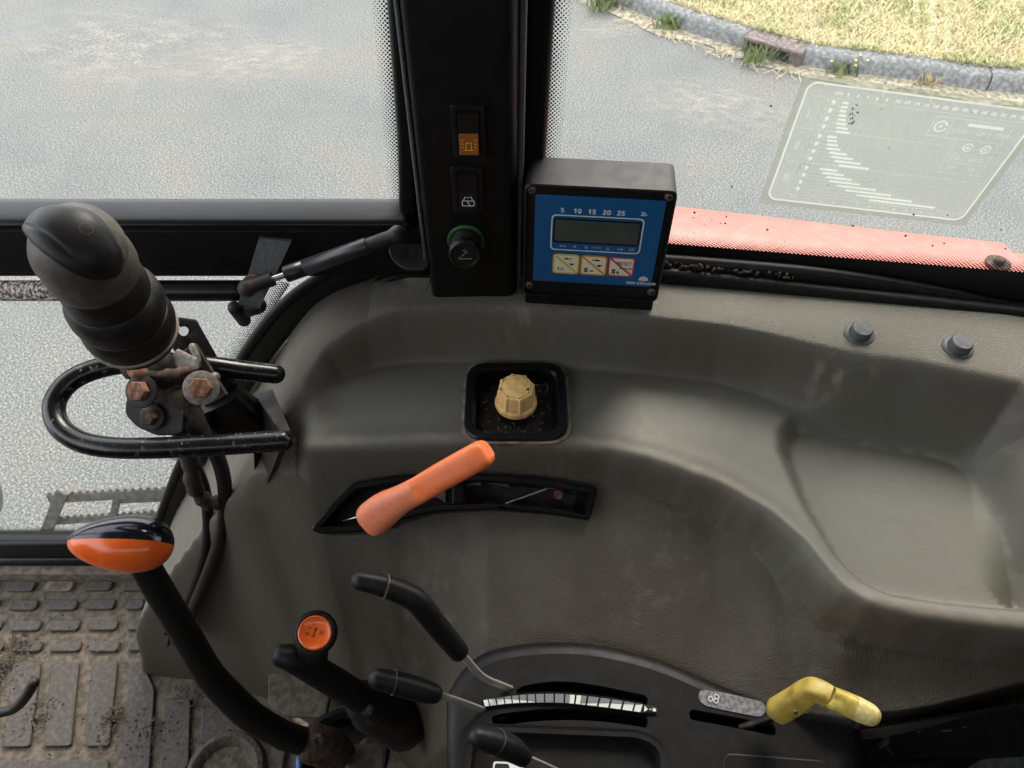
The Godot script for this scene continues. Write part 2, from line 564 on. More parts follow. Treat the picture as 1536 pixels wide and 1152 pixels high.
# a flat rim between two outlines with the same number of points, given as levels [outline, height]
func rim(st: SurfaceTool, xf: Transform3D, levels: Array, soft := false) -> void:
	for k in levels.size() - 1:
		st.set_smooth_group(60 + (mini(k, 1) if soft else k))
		var a: Array = levels[k][0]
		var b: Array = levels[k + 1][0]
		var n := a.size()
		var cen := Vector2.ZERO
		for v in a: cen += v / n
		for i in n:
			var j := (i + 1) % n
			var p := [xf * Vector3(a[i].x, a[i].y, levels[k][1]), xf * Vector3(a[j].x, a[j].y, levels[k][1]), xf * Vector3(b[j].x, b[j].y, levels[k + 1][1]), xf * Vector3(b[i].x, b[i].y, levels[k + 1][1])]
			# going inwards (b inside a): outside normal is to the left of the run in the (inward, height) plane
			var inward: Vector2 = (cen - (a[i] + a[j]) * 0.5).normalized()
			var run: float = (b[i] - a[i]).dot(inward) * 0.5 + (b[j] - a[j]).dot(inward) * 0.5
			var rise: float = levels[k + 1][1] - levels[k][1]
			var nn := Vector3(-inward.x * rise, -inward.y * rise, run)
			quad(st, p[0], p[1], p[2], p[3], xf.basis * nn)

func text(parent: Node3D, called: String, s: String, xf: Transform3D, height: float, m: Material, font := "Droid Sans", bold := false, italic := false) -> MeshInstance3D:
	var t := TextMesh.new()
	var f := SystemFont.new()
	f.font_names = PackedStringArray([font])
	f.font_weight = 700 if bold else 400
	f.font_italic = italic
	t.font = f
	t.text = s
	t.font_size = 32
	t.pixel_size = height / 23.0
	t.depth = 0.0002
	t.curve_step = 1.0
	return obj(called, t, m, parent, xf)

func sheet_uv(a: Vector3, b: Vector3, c: Vector3, d: Vector3, uv: Array, out: Vector3) -> ArrayMesh:
	var st := mb()
	var p := [a, b, c, d]
	var order := [0, 1, 2, 0, 2, 3]
	if (a - c).cross(a - b).dot(out) < 0.0: order = [0, 2, 1, 0, 3, 2]
	for i in order:
		st.set_uv(uv[i])
		st.set_normal(out.normalized())
		st.add_vertex(p[i])
	return st.commit()

# dots printed along a glass edge from a to b, fading over width in the direction dir
func frit(parent: Node3D, a: Vector3, b: Vector3, dir: Vector3, width: float, out: Vector3, pitch := 0.0031) -> void:
	var u := a.distance_to(b) / pitch
	obj("frit_band", sheet_uv(a, b, b + dir * width, a + dir * width, [Vector2(0, .0), Vector2(u, .0), Vector2(u, .99), Vector2(0, .99)], out), mats.frit, parent)

func seg_dist(p: Vector2, a: Vector2, b: Vector2) -> Vector2:   # distance, parameter
	var ab := b - a
	var t := clampf((p - a).dot(ab) / maxf(ab.length_squared(), 1e-12), 0.0, 1.0)
	return Vector2(p.distance_to(a + ab * t), t)

func inside(p: Vector2, poly: PackedVector2Array) -> bool:
	return Geometry2D.is_point_in_polygon(p, poly)

# ---------------------------------------------------------------- outside
func build_outside() -> void:
	# road
	var m := mat("asphalt", Color.WHITE, 0.85)
	m.albedo_texture = noise_tex("road_fine", 0.135, [lin(.060, .061, .058), lin(.112, .114, .108), lin(.148, .151, .143), lin(.32, .325, .305)], [0.2, 0.44, 0.6, 0.86], 1024, 0, 3, 51)
	m.uv1_triplanar = true
	m.uv1_world_triplanar = true
	m.uv1_scale = Vector3.ONE * 0.7
	m.heightmap_enabled = true
	m.heightmap_texture = tex["road_fine"]
	m.heightmap_scale = 0.12
	m.detail_enabled = true
	m.detail_blend_mode = BaseMaterial3D.BLEND_MODE_MUL
	m.detail_uv_layer = BaseMaterial3D.DETAIL_UV_2
	m.uv2_triplanar = true
	m.uv2_world_triplanar = true
	m.uv2_scale = Vector3.ONE * 0.17
	m.detail_albedo = noise_tex("road_patch", 0.012, [Color(0.92, 0.925, 0.93), Color(0.96, 0.96, 0.955), Color(0.975, 0.97, 0.96), Color(1, 0.98, 0.955)], [0.22, 0.42, 0.66, 0.74], 512, 0, 6, 52)
	var st := mb()
	quad(st, Vector3(-120, -1.05, -120), Vector3(120, -1.05, -120), Vector3(120, -1.05, 120), Vector3(-120, -1.05, 120), Vector3.UP)
	tag(obj("road", st, m), "pale worn grey asphalt road outside the cab windows", "", "", "structure")
	# pale dusty patches worn into the road
	var sn := FastNoiseLite.new()
	sn.seed = 81
	sn.frequency = 0.42
	sn.fractal_octaves = 4
	var si := Image.create(256, 256, false, Image.FORMAT_RGBA8)
	for y in 256:
		for x in 256:
			var rr := Vector2(x - 128, y - 128).length() / 128.0
			var al := clampf((1.0 - rr) * 1.4, 0.0, 1.0) * smoothstep(-.1, .5, sn.get_noise_2d(x, y) + .5 * sn.get_noise_2d(x * .08 + 300.0, y * .08)) * .42
			si.set_pixel(x, y, Color(.74, .70, .64, al))
	var sm := mat("road_dust", Color.WHITE, 0.95)
	sm.albedo_texture = ImageTexture.create_from_image(si)
	sm.transparency = BaseMaterial3D.TRANSPARENCY_ALPHA
	for q in [[Vector3(1.0842, -1.046, -3.5741), .55, .30, .3], [Vector3(0.6345, -1.046, -4.4471), .5, .14, -.3], [Vector3(-2.0938, -1.046, -4.2177), 1.1, .55, .25], [Vector3(-1.4349, -1.046, -4.0631), .6, .3, -.2]]:
		var bs := Basis(Vector3.UP, -q[3])
		var ax: Vector3 = bs * Vector3(q[1], 0, 0)
		var az: Vector3 = bs * Vector3(0, 0, q[2])
		var o: Vector3 = q[0]
		tag(obj("road_patch", sheet_uv(o - ax - az, o + ax - az, o + ax + az, o - ax + az, [Vector2(0, 0), Vector2(1, 0), Vector2(1, 1), Vector2(0, 1)], Vector3.UP), sm), "pale dusty patch worn into the road surface", "", "", "structure")
	# kerb line on the ground, left to right
	var base := smooth_path([Vector2(-3.5, -9.6), Vector2(-0.8, -6.4), Vector2(0.7086, -4.6747), Vector2(1.2882, -4.1787), Vector2(1.6189, -3.9667), Vector2(2.1613, -3.8165), Vector2(2.6778, -3.6864), Vector2(4.6, -3.6), Vector2(8.0, -3.1)], 10)
	var lens := [0.0]
	for i in range(1, base.size()): lens.append(lens[i - 1] + base[i].distance_to(base[i - 1]))
	var at := func(s: float, off: float, y: float) -> Vector3:
		var i := 0
		while i < base.size() - 2 and lens[i + 1] < s: i += 1
		var t: float = clampf((s - lens[i]) / maxf(lens[i + 1] - lens[i], 1e-6), 0.0, 1.0)
		var d: Vector2 = (base[i + 1] - base[i]).normalized()
		var p: Vector2 = base[i].lerp(base[i + 1], t) + Vector2(d.y, -d.x) * off
		return Vector3(p.x, y, p.y)
	# find the gully's place along the kerb
	var g0 := 0.0
	var best := 1e9
	for k in 900:
		var s: float = lens[-1] * k / 900.0
		var p: Vector3 = at.call(s, 0.0, -1.05)
		var dd := Vector2(p.x, p.z).distance_to(Vector2(1.2958, -4.1787))
		if dd < best:
			best = dd
			g0 = s
	var g1 := g0 + 0.34
	var kerb := Node3D.new()
	kerb.name = "kerb"
	add_child(kerb)
	tag(kerb, "row of rough grey kerb stones along the edge of the road", "", "", "structure")
	var rng := RandomNumberGenerator.new()
	rng.seed = 5
	var starts := []
	var s0 := g0 - 0.006
	while s0 > 0.2:
		starts.append([s0 - 0.94, s0])
		s0 -= 0.95
	s0 = g1 + 0.006
	while s0 < lens[-1] - 1.0:
		starts.append([s0, s0 + 0.94])
		s0 += 0.95
	for q in starts:
		var ks := mb()
		var hh := 0.085 + rng.randf() * 0.012
		var w := 0.125
		var prof := [[0.0, -1.07], [0.012, -1.05 + hh - 0.03], [0.02, -1.05 + hh - 0.012], [0.036, -1.05 + hh], [w - 0.01, -1.05 + hh], [w, -1.05 + hh - 0.02], [w, -1.07]]
		var nseg := 14
		for i in nseg:
			var sa: float = lerpf(q[0], q[1], float(i) / nseg)
			var sb: float = lerpf(q[0], q[1], float(i + 1) / nseg)
			ks.set_smooth_group(3)
			for j in prof.size() - 1:
				var mid: Vector3 = Vector3.UP * 0.5 + (at.call(sa, prof[j][0] + prof[j + 1][0] - w, 0.0) - at.call(sa, 0.0, 0.0))
				quad(ks, at.call(sa, prof[j][0], prof[j][1]), at.call(sb, prof[j][0], prof[j][1]), at.call(sb, prof[j + 1][0], prof[j + 1][1]), at.call(sa, prof[j + 1][0], prof[j + 1][1]), mid)
		for e in [0, 1]:
			ks.set_smooth_group(-1)
			var dirv: Vector3 = (at.call(q[e] + 0.01, 0.0, 0.0) - at.call(q[e] - 0.01, 0.0, 0.0)) * (1.0 if e == 1 else -1.0)
			for j in range(1, prof.size() - 1):
				tri(ks, at.call(q[e], prof[0][0], prof[0][1]), at.call(q[e], prof[j][0], prof[j][1]), at.call(q[e], prof[j + 1][0], prof[j + 1][1]), dirv)
		obj("kerb_stone", ks, mats.kerb_stone, kerb)
	# iron gully let into the kerb
	var gully := thing("drain_gully", "rust brown iron gully inlet set between two kerb stones", "drain")
	var gf := mb()
	var gm: Vector3 = at.call((g0 + g1) / 2, 0.0, -1.05)
	var gd: Vector3 = (at.call(g1, 0.0, 0.0) - at.call(g0, 0.0, 0.0)).normalized()
	var gn := Vector3(gd.z, 0, -gd.x)   # away from the road
	var gx := Transform3D(Basis(gd, Vector3.UP, -gn), gm)
	rbox(gf, gx * Transform3D(Basis(), Vector3(0, 0.082, -0.055)), Vector3(0.34, 0.022, 0.15), 0.006)
	obj("cover_plate", gf, mats.cast_iron, gully)
	var gs := mb()
	rbox(gs, gx * Transform3D(Basis(), Vector3(-0.155, 0.03, -0.03)), Vector3(0.03, 0.08, 0.08), 0.004)
	rbox(gs, gx * Transform3D(Basis(), Vector3(0.135, 0.03, -0.03)), Vector3(0.07, 0.08, 0.08), 0.004)
	rbox(gs, gx * Transform3D(Basis(), Vector3(0.0, 0.004, -0.03)), Vector3(0.28, 0.02, 0.08), 0.004)
	obj("inlet_frame", gs, mats.cast_iron, gully)
	for k in 5: obj("inlet_bar", boxm(Vector3(0.009, 0.06, 0.01), 0.002), mats.cast_iron, gully, gx * Transform3D(Basis(), Vector3(-0.11 + k * 0.045, 0.038, -0.05)))
	obj("inlet_back", boxm(Vector3(0.29, 0.08, 0.01), 0.001), mats.hole_black, gully, gx * Transform3D(Basis(), Vector3(0, 0.03, -0.11)))
	# gutter strip: dusty soil and chaff
	var gt := mb()
	var no := FastNoiseLite.new()
	no.seed = 9
	no.frequency = 1.6
	gt.set_smooth_group(1)
	for i in 160:
		var sa: float = lens[-1] * i / 160.0
		var sb: float = lens[-1] * (i + 1) / 160.0
		var wa := 0.10 + 0.09 * no.get_noise_1d(sa * 1.3)
		var wb := 0.10 + 0.09 * no.get_noise_1d(sb * 1.3)
		quad(gt, at.call(sa, 0.01, -1.036), at.call(sb, 0.01, -1.036), at.call(sb, -wb, -1.046), at.call(sa, -wa, -1.046), Vector3.UP)
	worn("gutter_soil", [lin(.16, .145, .11), lin(.28, .25, .19), lin(.40, .35, .25)], [0.3, 0.5, 0.75], 1.5, 0.95, 0.0, 0.4, "fine", .03, 53)
	tag(obj("gutter", gt, mats.gutter_soil), "dusty soil and chaff along the foot of the kerb", "", "", "structure")
	# verge
	var vg := mb()
	vg.set_smooth_group(1)
	for i in 80:
		var sa: float = lens[-1] * i / 80.0
		var sb: float = lens[-1] * (i + 1) / 80.0
		for w in [[0.12, 0.8, -0.972, -0.945], [0.8, 3.0, -0.945, -0.9], [3.0, 60.0, -0.9, -0.7]]:
			quad(vg, at.call(sa, w[0], w[2]), at.call(sb, w[0], w[2]), at.call(sb, w[1], w[3]), at.call(sa, w[1], w[3]), Vector3.UP)
	worn("verge_soil", [lin(.16, .15, .07), lin(.30, .26, .14), lin(.42, .36, .22)], [0.3, 0.5, 0.75], 0.8, 0.95, 0.0, 0.6, "fine", .03, 54)
	tag(obj("verge", vg, mats.verge_soil), "dry grass verge behind the kerb", "", "", "structure")
	# grass blades
	var blade := ArrayMesh.new()
	var bs := mb()
	var up2 := Vector3(0, 0.4, 1)
	tri(bs, Vector3(-0.003, 0, 0), Vector3(0.003, 0, 0), Vector3(0.0025, 0.03, 0.006), up2)
	tri(bs, Vector3(-0.003, 0, 0), Vector3(0.0025, 0.03, 0.006), Vector3(-0.0025, 0.03, 0.006), up2)
	tri(bs, Vector3(-0.0025, 0.03, 0.006), Vector3(0.0025, 0.03, 0.006), Vector3(0, 0.055, 0.026), up2)
	bs.generate_normals()
	bs.commit(blade)
	var gmat := mat("grass_blades", Color.WHITE, 0.8)
	gmat.vertex_color_use_as_albedo = true
	gmat.backlight_enabled = true
	gmat.backlight = Color(0.35, 0.35, 0.2)
	var mm := MultiMesh.new()
	mm.transform_format = MultiMesh.TRANSFORM_3D
	mm.use_colors = true
	mm.mesh = blade
	var count := 90000
	mm.instance_count = count
	var clump := FastNoiseLite.new()
	clump.seed = 21
	clump.frequency = 1.1
	clump.fractal_octaves = 4
	for k in count:
		var s: float = rng.randf_range(lens[20] + 0.2, lens[64])
		var off: float = 0.11 + pow(rng.randf(), 1.25) * 3.6
		var p: Vector3 = at.call(s, off, -0.972 + 0.025 * clampf((off - .15) / .65, 0, 1))
		var c := clump.get_noise_2d(p.x * 1.6, p.z * 1.6)
		var green := smoothstep(0.02, 0.34, c + rng.randf_range(-.15, .15))
		var col := Color(.54, .46, .25).lerp(Color(.24, .29, .09), green * 0.8)
		if rng.randf() < 0.3: col = Color(.62, .55, .34)
		col = col * rng.randf_range(0.8, 1.12)
		var flat := rng.randf_range(0.0, 1.15) if green < 0.5 else rng.randf_range(0.0, 0.6)
		var b := Basis(Vector3.UP, rng.randf() * TAU) * Basis(Vector3.RIGHT, flat)
		var sc := rng.randf_range(0.45, 1.05)
		mm.set_instance_transform(k, Transform3D(b.scaled(Vector3(sc * 1.25, sc, sc)), p))
		mm.set_instance_color(k, col)
	var gi := MultiMeshInstance3D.new()
	gi.name = "grass"
	gi.multimesh = mm
	gi.material_override = gmat
	add_child(gi)
	tag(gi, "short straw coloured grass with green patches behind the kerb", "grass", "", "stuff")
	# weeds growing at the foot of the kerb
	var spots := [[Vector3(0.9177, -1.04, -4.434), "weed", 0.10, "leafy green weed growing at the foot of the kerb left of the gully", 40, 0.0],
		[Vector3(0.5555, -1.04, -4.6972), "weed", 0.12, "bushy green weed at the kerb beside the corner post", 46, 0.0],
		[Vector3(1.3501, -1.04, -4.0361), "grass_tuft", 0.12, "green grass tuft growing in front of the iron gully", 70, 0.6],
		[Vector3(1.7762, -1.04, -3.8896), "flowering_weed", 0.09, "low weed with small yellow flowers at the kerb right of the gully", 30, 0.2],
		[Vector3(2.1966, -1.04, -3.7771), "grass_tuft", 0.08, "thin grass tuft at the kerb above the chart sticker", 34, 0.8]]
	for q in spots:
		var th := thing(q[1], q[3], "plant", "", Transform3D(Basis(), q[0]))
		var lv := mb()
		lv.set_smooth_group(-1)
		for k in q[4]:
			var a := rng.randf() * TAU
			var r0: float = rng.randf() * q[2] * 0.6
			var o := Vector3(cos(a) * r0 * 1.7, 0, sin(a) * r0 * 0.7)
			var h: float = q[2] * rng.randf_range(0.4, 1.0)
			var lean := Vector3(rng.randf_range(-.7, .7), 0, rng.randf_range(-.4, .7)) * h
			var w := 0.004 if q[5] > 0.3 else 0.012
			var sd := Vector3(cos(a + 1.5), 0, sin(a + 1.5)) * w
			tri(lv, o - sd, o + sd, o + Vector3.UP * h * .6 + lean * .5 + sd, Vector3(0, .3, 1))
			tri(lv, o - sd, o + Vector3.UP * h * .6 + lean * .5 + sd, o + Vector3.UP * h * .6 + lean * .5 - sd, Vector3(0, .3, 1))
			tri(lv, o + Vector3.UP * h * .6 + lean * .5 + sd, o + Vector3.UP * h * .6 + lean * .5 - sd, o + Vector3.UP * h + lean, Vector3(0, .3, 1))
		obj("leaves", lv, mats.weed_green if q[5] < 0.7 else mats.straw, th)
		if q[1] == "flowering_weed":
			for k in 5:
				var fl := mb()
				lathe(fl, Transform3D(Basis(), Vector3(rng.randf_range(-.14, .14), rng.randf_range(.05, .1), rng.randf_range(-.04, .05))), [Vector2(0, 0), Vector2(.008, .003), Vector2(.005, .006), Vector2(0, .008)], 7)
				obj("flower", fl, mats.flower_yellow, th)
	# loose straw blown into the gutter and on the verge
	var ss := mb()
	for k in 700:
		var s: float = g0 + rng.randf_range(-3.4, 2.2)
		var off := rng.randf_range(-0.16, 0.0) if k < 420 else rng.randf_range(0.15, 0.8)
		var p: Vector3 = at.call(s, off, -1.034 if k < 420 else -0.945)
		var a := rng.randf() * TAU
		var d := Vector3(cos(a), rng.randf_range(-.05, .2), sin(a)) * rng.randf_range(.015, .06)
		var sd := Vector3(-sin(a), 0, cos(a)) * 0.0018
		quad(ss, p - d - sd, p + d - sd, p + d + sd, p - d + sd, Vector3.UP)
	tag(obj("loose_straw", ss, mats.straw), "loose dry straw scattered along the kerb", "straw", "", "stuff")

# ---------------------------------------------------------------- cab shell
func build_cab() -> void:
	# floor pan with a raised transmission tunnel
	var st := mb()
	rbox(st, Transform3D(Basis(), Vector3(0.1, -0.03, 0.15)), Vector3(2.0, 0.04, 1.36), 0.004)
	rbox(st, Transform3D(Basis(), Vector3(0.24, 0.06, 0.15)), Vector3(0.86, 0.14, 0.80), 0.03)
	tag(obj("cab_floor", st, mats.rubber_mat), "dusty brown grey cab floor with a raised tunnel", "", "", "structure")
	# roof
	var rf := mb()
	rbox(rf, Transform3D(Basis(), Vector3(0.1, 1.46, 0.14)), Vector3(2.2, 0.08, 1.6), 0.03)
	tag(obj("cab_roof", rf, mats.roof_lining), "grey lined roof of the cab above the operator", "", "", "structure")
	# unseen left and rear cab walls, closed up to block light
	var lw := mb()
	rbox(lw, Transform3D(Basis(), Vector3(0.1, 0.56, 0.84)), Vector3(2.0, 1.32, 0.04), 0.01)
	rbox(lw, Transform3D(Basis(), Vector3(1.12, 0.66, 0.15)), Vector3(0.04, 1.53, 1.4), 0.01)
	for x in [-0.92, 0.1, 1.1]:
		rbox(lw, Transform3D(Basis(), Vector3(x, 0.97, 0.84)), Vector3(0.07, 1.0, 0.05), 0.01)
	rbox(lw, Transform3D(Basis(), Vector3(1.1, 0.97, -0.34)), Vector3(0.07, 1.0, 0.05), 0.01)
	rbox(lw, Transform3D(Basis(), Vector3(-0.95, 0.7, -0.52)), Vector3(0.06, 1.5, 0.05), 0.01)
	tag(obj("cab_frame_added_walls", lw, mats.black_paint), "black cab frame with unseen walls added to block light", "", "", "structure")
	# unseen seat and dashboard, added to block light from the driver's side
	var seat := thing("added_seat", "dark padded seat below the camera, unseen, added to block light", "seat", "", Transform3D(Basis(), Vector3(0.30, 0.13, 0.24)))
	obj("cushion", boxm(Vector3(0.52, 0.14, 0.50), 0.04, Vector3(0, 0.26, 0)), mats.rubber, seat)
	obj("backrest", boxm(Vector3(0.12, 0.62, 0.50), 0.04, Vector3(0.32, 0.55, 0)), mats.rubber, seat)
	obj("pedestal", boxm(Vector3(0.36, 0.20, 0.36), 0.02, Vector3(0, 0.09, 0)), mats.rubber, seat)
	var dash := thing("dashboard", "black dashboard cowl outside the view, added to block light", "dashboard", "", Transform3D(Basis(), Vector3(-0.98, 0.0, 0.30)))
	obj("cowl", boxm(Vector3(0.30, 0.86, 0.86), 0.05, Vector3(0, 0.43, 0.1)), mats.black_plastic, dash)
	# sill plate at the door
	var sp := mb()
	rbox(sp, Transform3D(Basis(), Vector3(-0.75, 0.012, -0.487)), Vector3(0.62, 0.022, 0.026), 0.003)
	tag(obj("door_sill", sp, mats.sill_brown), "dusty brown sill strip between the door and the floor mat", "sill")

func build_door() -> void:
	var door := thing("cab_door", "black framed glass cab door with a horizontal rail across it", "door")
	# rail across, with a rounded lip on top
	var r := mb()
	rbox(r, Transform3D(Basis(), Vector3(-0.62, 0.597, -0.493)), Vector3(1.10, 0.052, 0.034), 0.003)
	obj("cross_rail", r, mats.black_post, door)
	var lip := mb()
	sweep(lip, [Vector3(-1.17, 0.627, -0.489), Vector3(-0.085, 0.627, -0.489)], [Vector2(0.017, 0.0062)], 20, Vector3.UP, false, true, 3.0)
	obj("rail_lip", lip, mats.black_paint, door)
	# grab tube, half of its black paint lost
	obj("grab_tube", tube([Vector3(-0.3004, 0.5701, -0.462), Vector3(-0.2594, 0.5701, -0.462), Vector3(-0.2234, 0.5701, -0.462)], 0.0088, 16, true, 4), mats.black_paint, door)
	var old := tube([Vector3(-1.1, Vector3(-0.4256, 0.5701, -0.462).y, -.462), Vector3(-0.3924, 0.5701, -0.462), Vector3(-0.2993, 0.5701, -0.462)], 0.0086, 16, true, 4)
	tag(obj("grab_tube", old, mats.white_flaked, door), "bare rusty length with flaked white paint", "")
	# bracket that carries the strut
	var b := mb()
	var bp := [Vector3(-0.1999, 0.6183, -0.47), Vector3(-0.1747, 0.6156, -0.47), Vector3(-0.1957, 0.5838, -0.452), Vector3(-0.2072, 0.5657, -0.446), Vector3(-0.2238, 0.571, -0.446), Vector3(-0.2147, 0.5874, -0.452)]
	for side in [0.0, 0.003]:
		var o := Vector3(0, 0, -side)
		quad(b, bp[0] + o, bp[1] + o, bp[2] + o, bp[5] + o, Vector3(0, .3, 1))
		quad(b, bp[5] + o, bp[2] + o, bp[3] + o, bp[4] + o, Vector3(0, .3, 1))
	for i in 6:
		var j := (i + 1) % 6
		var z := Vector3(0, 0, -0.003)
		quad(b, bp[i], bp[j], bp[j] + z, bp[i] + z, (bp[i] + bp[j]) * .5 - (bp[0] + bp[3]) * .5)
	var lipb := [Vector3(-0.2238, 0.571, -0.446), Vector3(-0.2072, 0.5657, -0.446)]
	quad(b, lipb[0], lipb[1], Vector3(-0.2185, 0.5438, -0.462), Vector3(-0.2366, 0.5324, -0.462), Vector3(0, -.4, 1))
	obj("strut_bracket", b, mats.grey_cap, door)
	obj("bracket_tab", tube([Vector3(-0.2301, 0.5618, -0.45), Vector3(-0.2292, 0.5417, -0.456)], 0.0058, 12, true, 1), mats.rusty_dark, door)
	obj("bracket_bush", tube([Vector3(-0.2214, 0.5569, -0.455), Vector3(-0.2128, 0.56, -0.455)], 0.0075, 14, true, 1), mats.rusty_dark, door)
	# glass
	var up := mb()
	quad(up, Vector3(-1.17, 0.6, -0.508), Vector3(-0.06, 0.6, -0.508), Vector3(-0.06, 1.47, -0.508), Vector3(-1.17, 1.47, -0.508), Vector3.BACK)
	obj("upper_pane", up, mats.glass, door)
	var lo := mb()
	var edge := [Vector3(-0.2001, 0.5371, -0.508), Vector3(-0.2535, 0.4627, -0.508), Vector3(-0.3247, 0.362, -0.508), Vector3(-0.3975, 0.2536, -0.508), Vector3(-0.4616, 0.1292, -0.508), Vector3(-0.4853, 0.0755, -0.508)]
	for i in 5:
		quad(lo, edge[i], edge[i + 1], Vector3(-1.17, edge[i + 1].y, -0.508), Vector3(-1.17, edge[i].y, -0.508), Vector3.BACK)
	obj("lower_pane", lo, mats.glass, door)
	obj("dust_film", sheet_uv(Vector3(-1.17, .61, -.5072), Vector3(-.07, .61, -.5072), Vector3(-.07, 1.4, -.5072), Vector3(-1.17, 1.4, -.5072), [Vector2(0, 1.6), Vector2(2.2, 1.6), Vector2(2.2, 0), Vector2(0, 0)], Vector3.BACK), mats.dust_film, door)
	# printed dots
	frit(door, Vector3(-0.4916, 0.608, -0.506), Vector3(-0.0841, 0.608, -0.506), Vector3.UP, 0.014, Vector3.BACK)
	frit(door, Vector3(-0.0864, 0.608, -0.506), Vector3(-0.0771, 0.7853, -0.506), Vector3(-1, 0, 0), 0.014, Vector3.BACK)
	var eo := edge
	for i in 3:
		var dirv: Vector3 = (eo[i + 1] - eo[i]).normalized()
		var nrm := Vector3(dirv.y, -dirv.x, 0)
		if nrm.x > 0: nrm = -nrm
		frit(door, eo[i] + Vector3(0, 0, .002), eo[i + 1] + Vector3(0, 0, .002), nrm, 0.017, Vector3.BACK)
	frit(door, Vector3(-0.8066, 0.0847, -0.506), Vector3(-0.4751, 0.0847, -0.506), Vector3.UP, 0.012, Vector3.BACK)
	# lower bar and upright edge of the door
	var lb := mb()
	sweep(lb, [Vector3(-1.17, 0.062, -0.497), Vector3(-0.44, 0.062, -0.497)], [Vector2(0.014, 0.024)], 20, Vector3.UP, false, false, 3.5)
	sweep(lb, [Vector3(-1.17, 0.040, -0.492), Vector3(-0.44, 0.040, -0.492)], [Vector2(0.014, 0.011)], 20, Vector3.UP, false, false, 2.2, 2)
	obj("bottom_rail", lb, mats.black_paint, door)
	var ue := mb()
	sweep(ue, [Vector3(-0.0868, 0.5695, -0.497), Vector3(-0.0755, 0.6943, -0.497), Vector3(-0.0707, 0.7891, -0.497), Vector3(-0.0633, 0.8924, -0.497)], [Vector2(0.0085, 0.014)], 16, Vector3.BACK, false, false, 3.5)
	obj("edge_rail", ue, mats.black_paint, door)
	# rubber-lined frame that follows the console
	var fr := thing("door_seal", "curved black rubber door seal along the front edge of the console", "seal")
	var path := smooth_path([Vector3(-0.0721, 0.5831, -0.494), Vector3(-0.0999, 0.5792, -0.496), Vector3(-0.1371, 0.5604, -0.497), Vector3(-0.1823, 0.5294, -0.497), Vector3(-0.2255, 0.4826, -0.497), Vector3(-0.2889, 0.3926, -0.497), Vector3(-0.358, 0.2887, -0.497), Vector3(-0.4179, 0.184, -0.497), Vector3(-0.4764, 0.0732, -0.497)], 8)
	var fs := mb()
	sweep(fs, path, [Vector2(0.0125, 0.009)], 18, Vector3.BACK, true, true, 3.0)
	obj("outer_bead", fs, mats.rubber, fr)
	var inner := []
	var third := []
	for i in path.size():
		var t: Vector3 = path[mini(i + 1, path.size() - 1)] - path[maxi(i - 1, 0)]
		var nn := Vector3(-t.y, t.x, 0).normalized()
		if nn.x < 0: nn = -nn
		inner.append(path[i] - nn * 0.014 + Vector3(0, 0, 0.006))
		third.append(path[i] + nn * 0.014 + Vector3(0, 0, 0.010))
	var f2 := mb()
	sweep(f2, inner, [0.0048], 12, Vector3.BACK, true, true)
	obj("inner_bead", f2, mats.rubber, fr)
	var f3 := mb()
	sweep(f3, third, [0.0035], 12, Vector3.BACK, true, true)
	obj("trim_bead", f3, mats.rubber_dusty, fr)
	var fp := mb()
	quad(fp, Vector3(-0.1571, 0.5574, -0.503), Vector3(-0.0631, 0.5605, -0.503), Vector3(-0.0658, 0.5237, -0.503), Vector3(-0.1389, 0.5237, -0.503), Vector3.BACK)
	obj("corner_filler", fp, mats.rubber, fr)
	# gas strut
	var gs := thing("gas_strut", "short black gas strut with ball ends between door and corner post", "gas strut")
	var pa := Vector3(-0.2088, 0.5934, -0.44)
	var pb := Vector3(-0.088, 0.6287, -0.462)
	var cyl := mb()
	var q0 := pa.lerp(pb, 0.262)
	var q1 := pa.lerp(pb, 0.80)
	sweep(cyl, [q0, q0.lerp(q1, .22), q0.lerp(q1, .221), q0.lerp(q1, .235), q0.lerp(q1, .236), q1], [0.0066, 0.0066, 0.0062, 0.0062, 0.0066, 0.0066], 20)
	obj("cylinder", cyl, mats.grey_paint, gs)
	obj("piston_rod", tube([pa.lerp(pb, .1), q0], 0.0026, 12, false, 1), mats.chrome, gs)
	for e in [0, 1]:
		var c := pa if e == 0 else pb
		var d := (pb - pa).normalized() * (1.0 if e == 0 else -1.0)
		var bs := mb()
		lathe(bs, frame(c, d), [Vector2(0, -.0075), Vector2(.004, -.0065), Vector2(.0068, -.003), Vector2(.0075, 0), Vector2(.0066, .0035), Vector2(.0056, .006), Vector2(.0056, .022 if e == 0 else .03), Vector2(0, .022 if e == 0 else .03)], 20)
		obj("ball_end", bs, mats.rusty_dark, gs)
	obj("washer", turned([Vector2(.0, 0), Vector2(.0085, 0), Vector2(.0085, .002), Vector2(0, .002)], frame(pa + Vector3(0.002, -.004, -.009), Vector3(0, .3, 1))), mats.rust_orange, gs)
	# strut plate on the post
	var pl := mb()
	prism(pl, Transform3D(Basis(Vector3.RIGHT, Vector3(0, .5, -.87).normalized(), Vector3(0, .87, .5).normalized()), Vector3(-0.0808, 0.5999, -0.47)), round_poly([Vector2(-.020, .008), Vector2(-.016, -.004), Vector2(-.006, -.012), Vector2(.014, -.012), Vector2(.014, .012), Vector2(-.008, .012)], .006), 0.004, .001)
	tag(obj("strut_mount", pl, mats.grey_paint), "small grey metal plate that holds the strut at the corner post", "bracket")

# ---------------------------------------------------------------- console
var co_edge := []
var co_pocket := []
var co_front := []
var co_foot := []
var co_slope := []

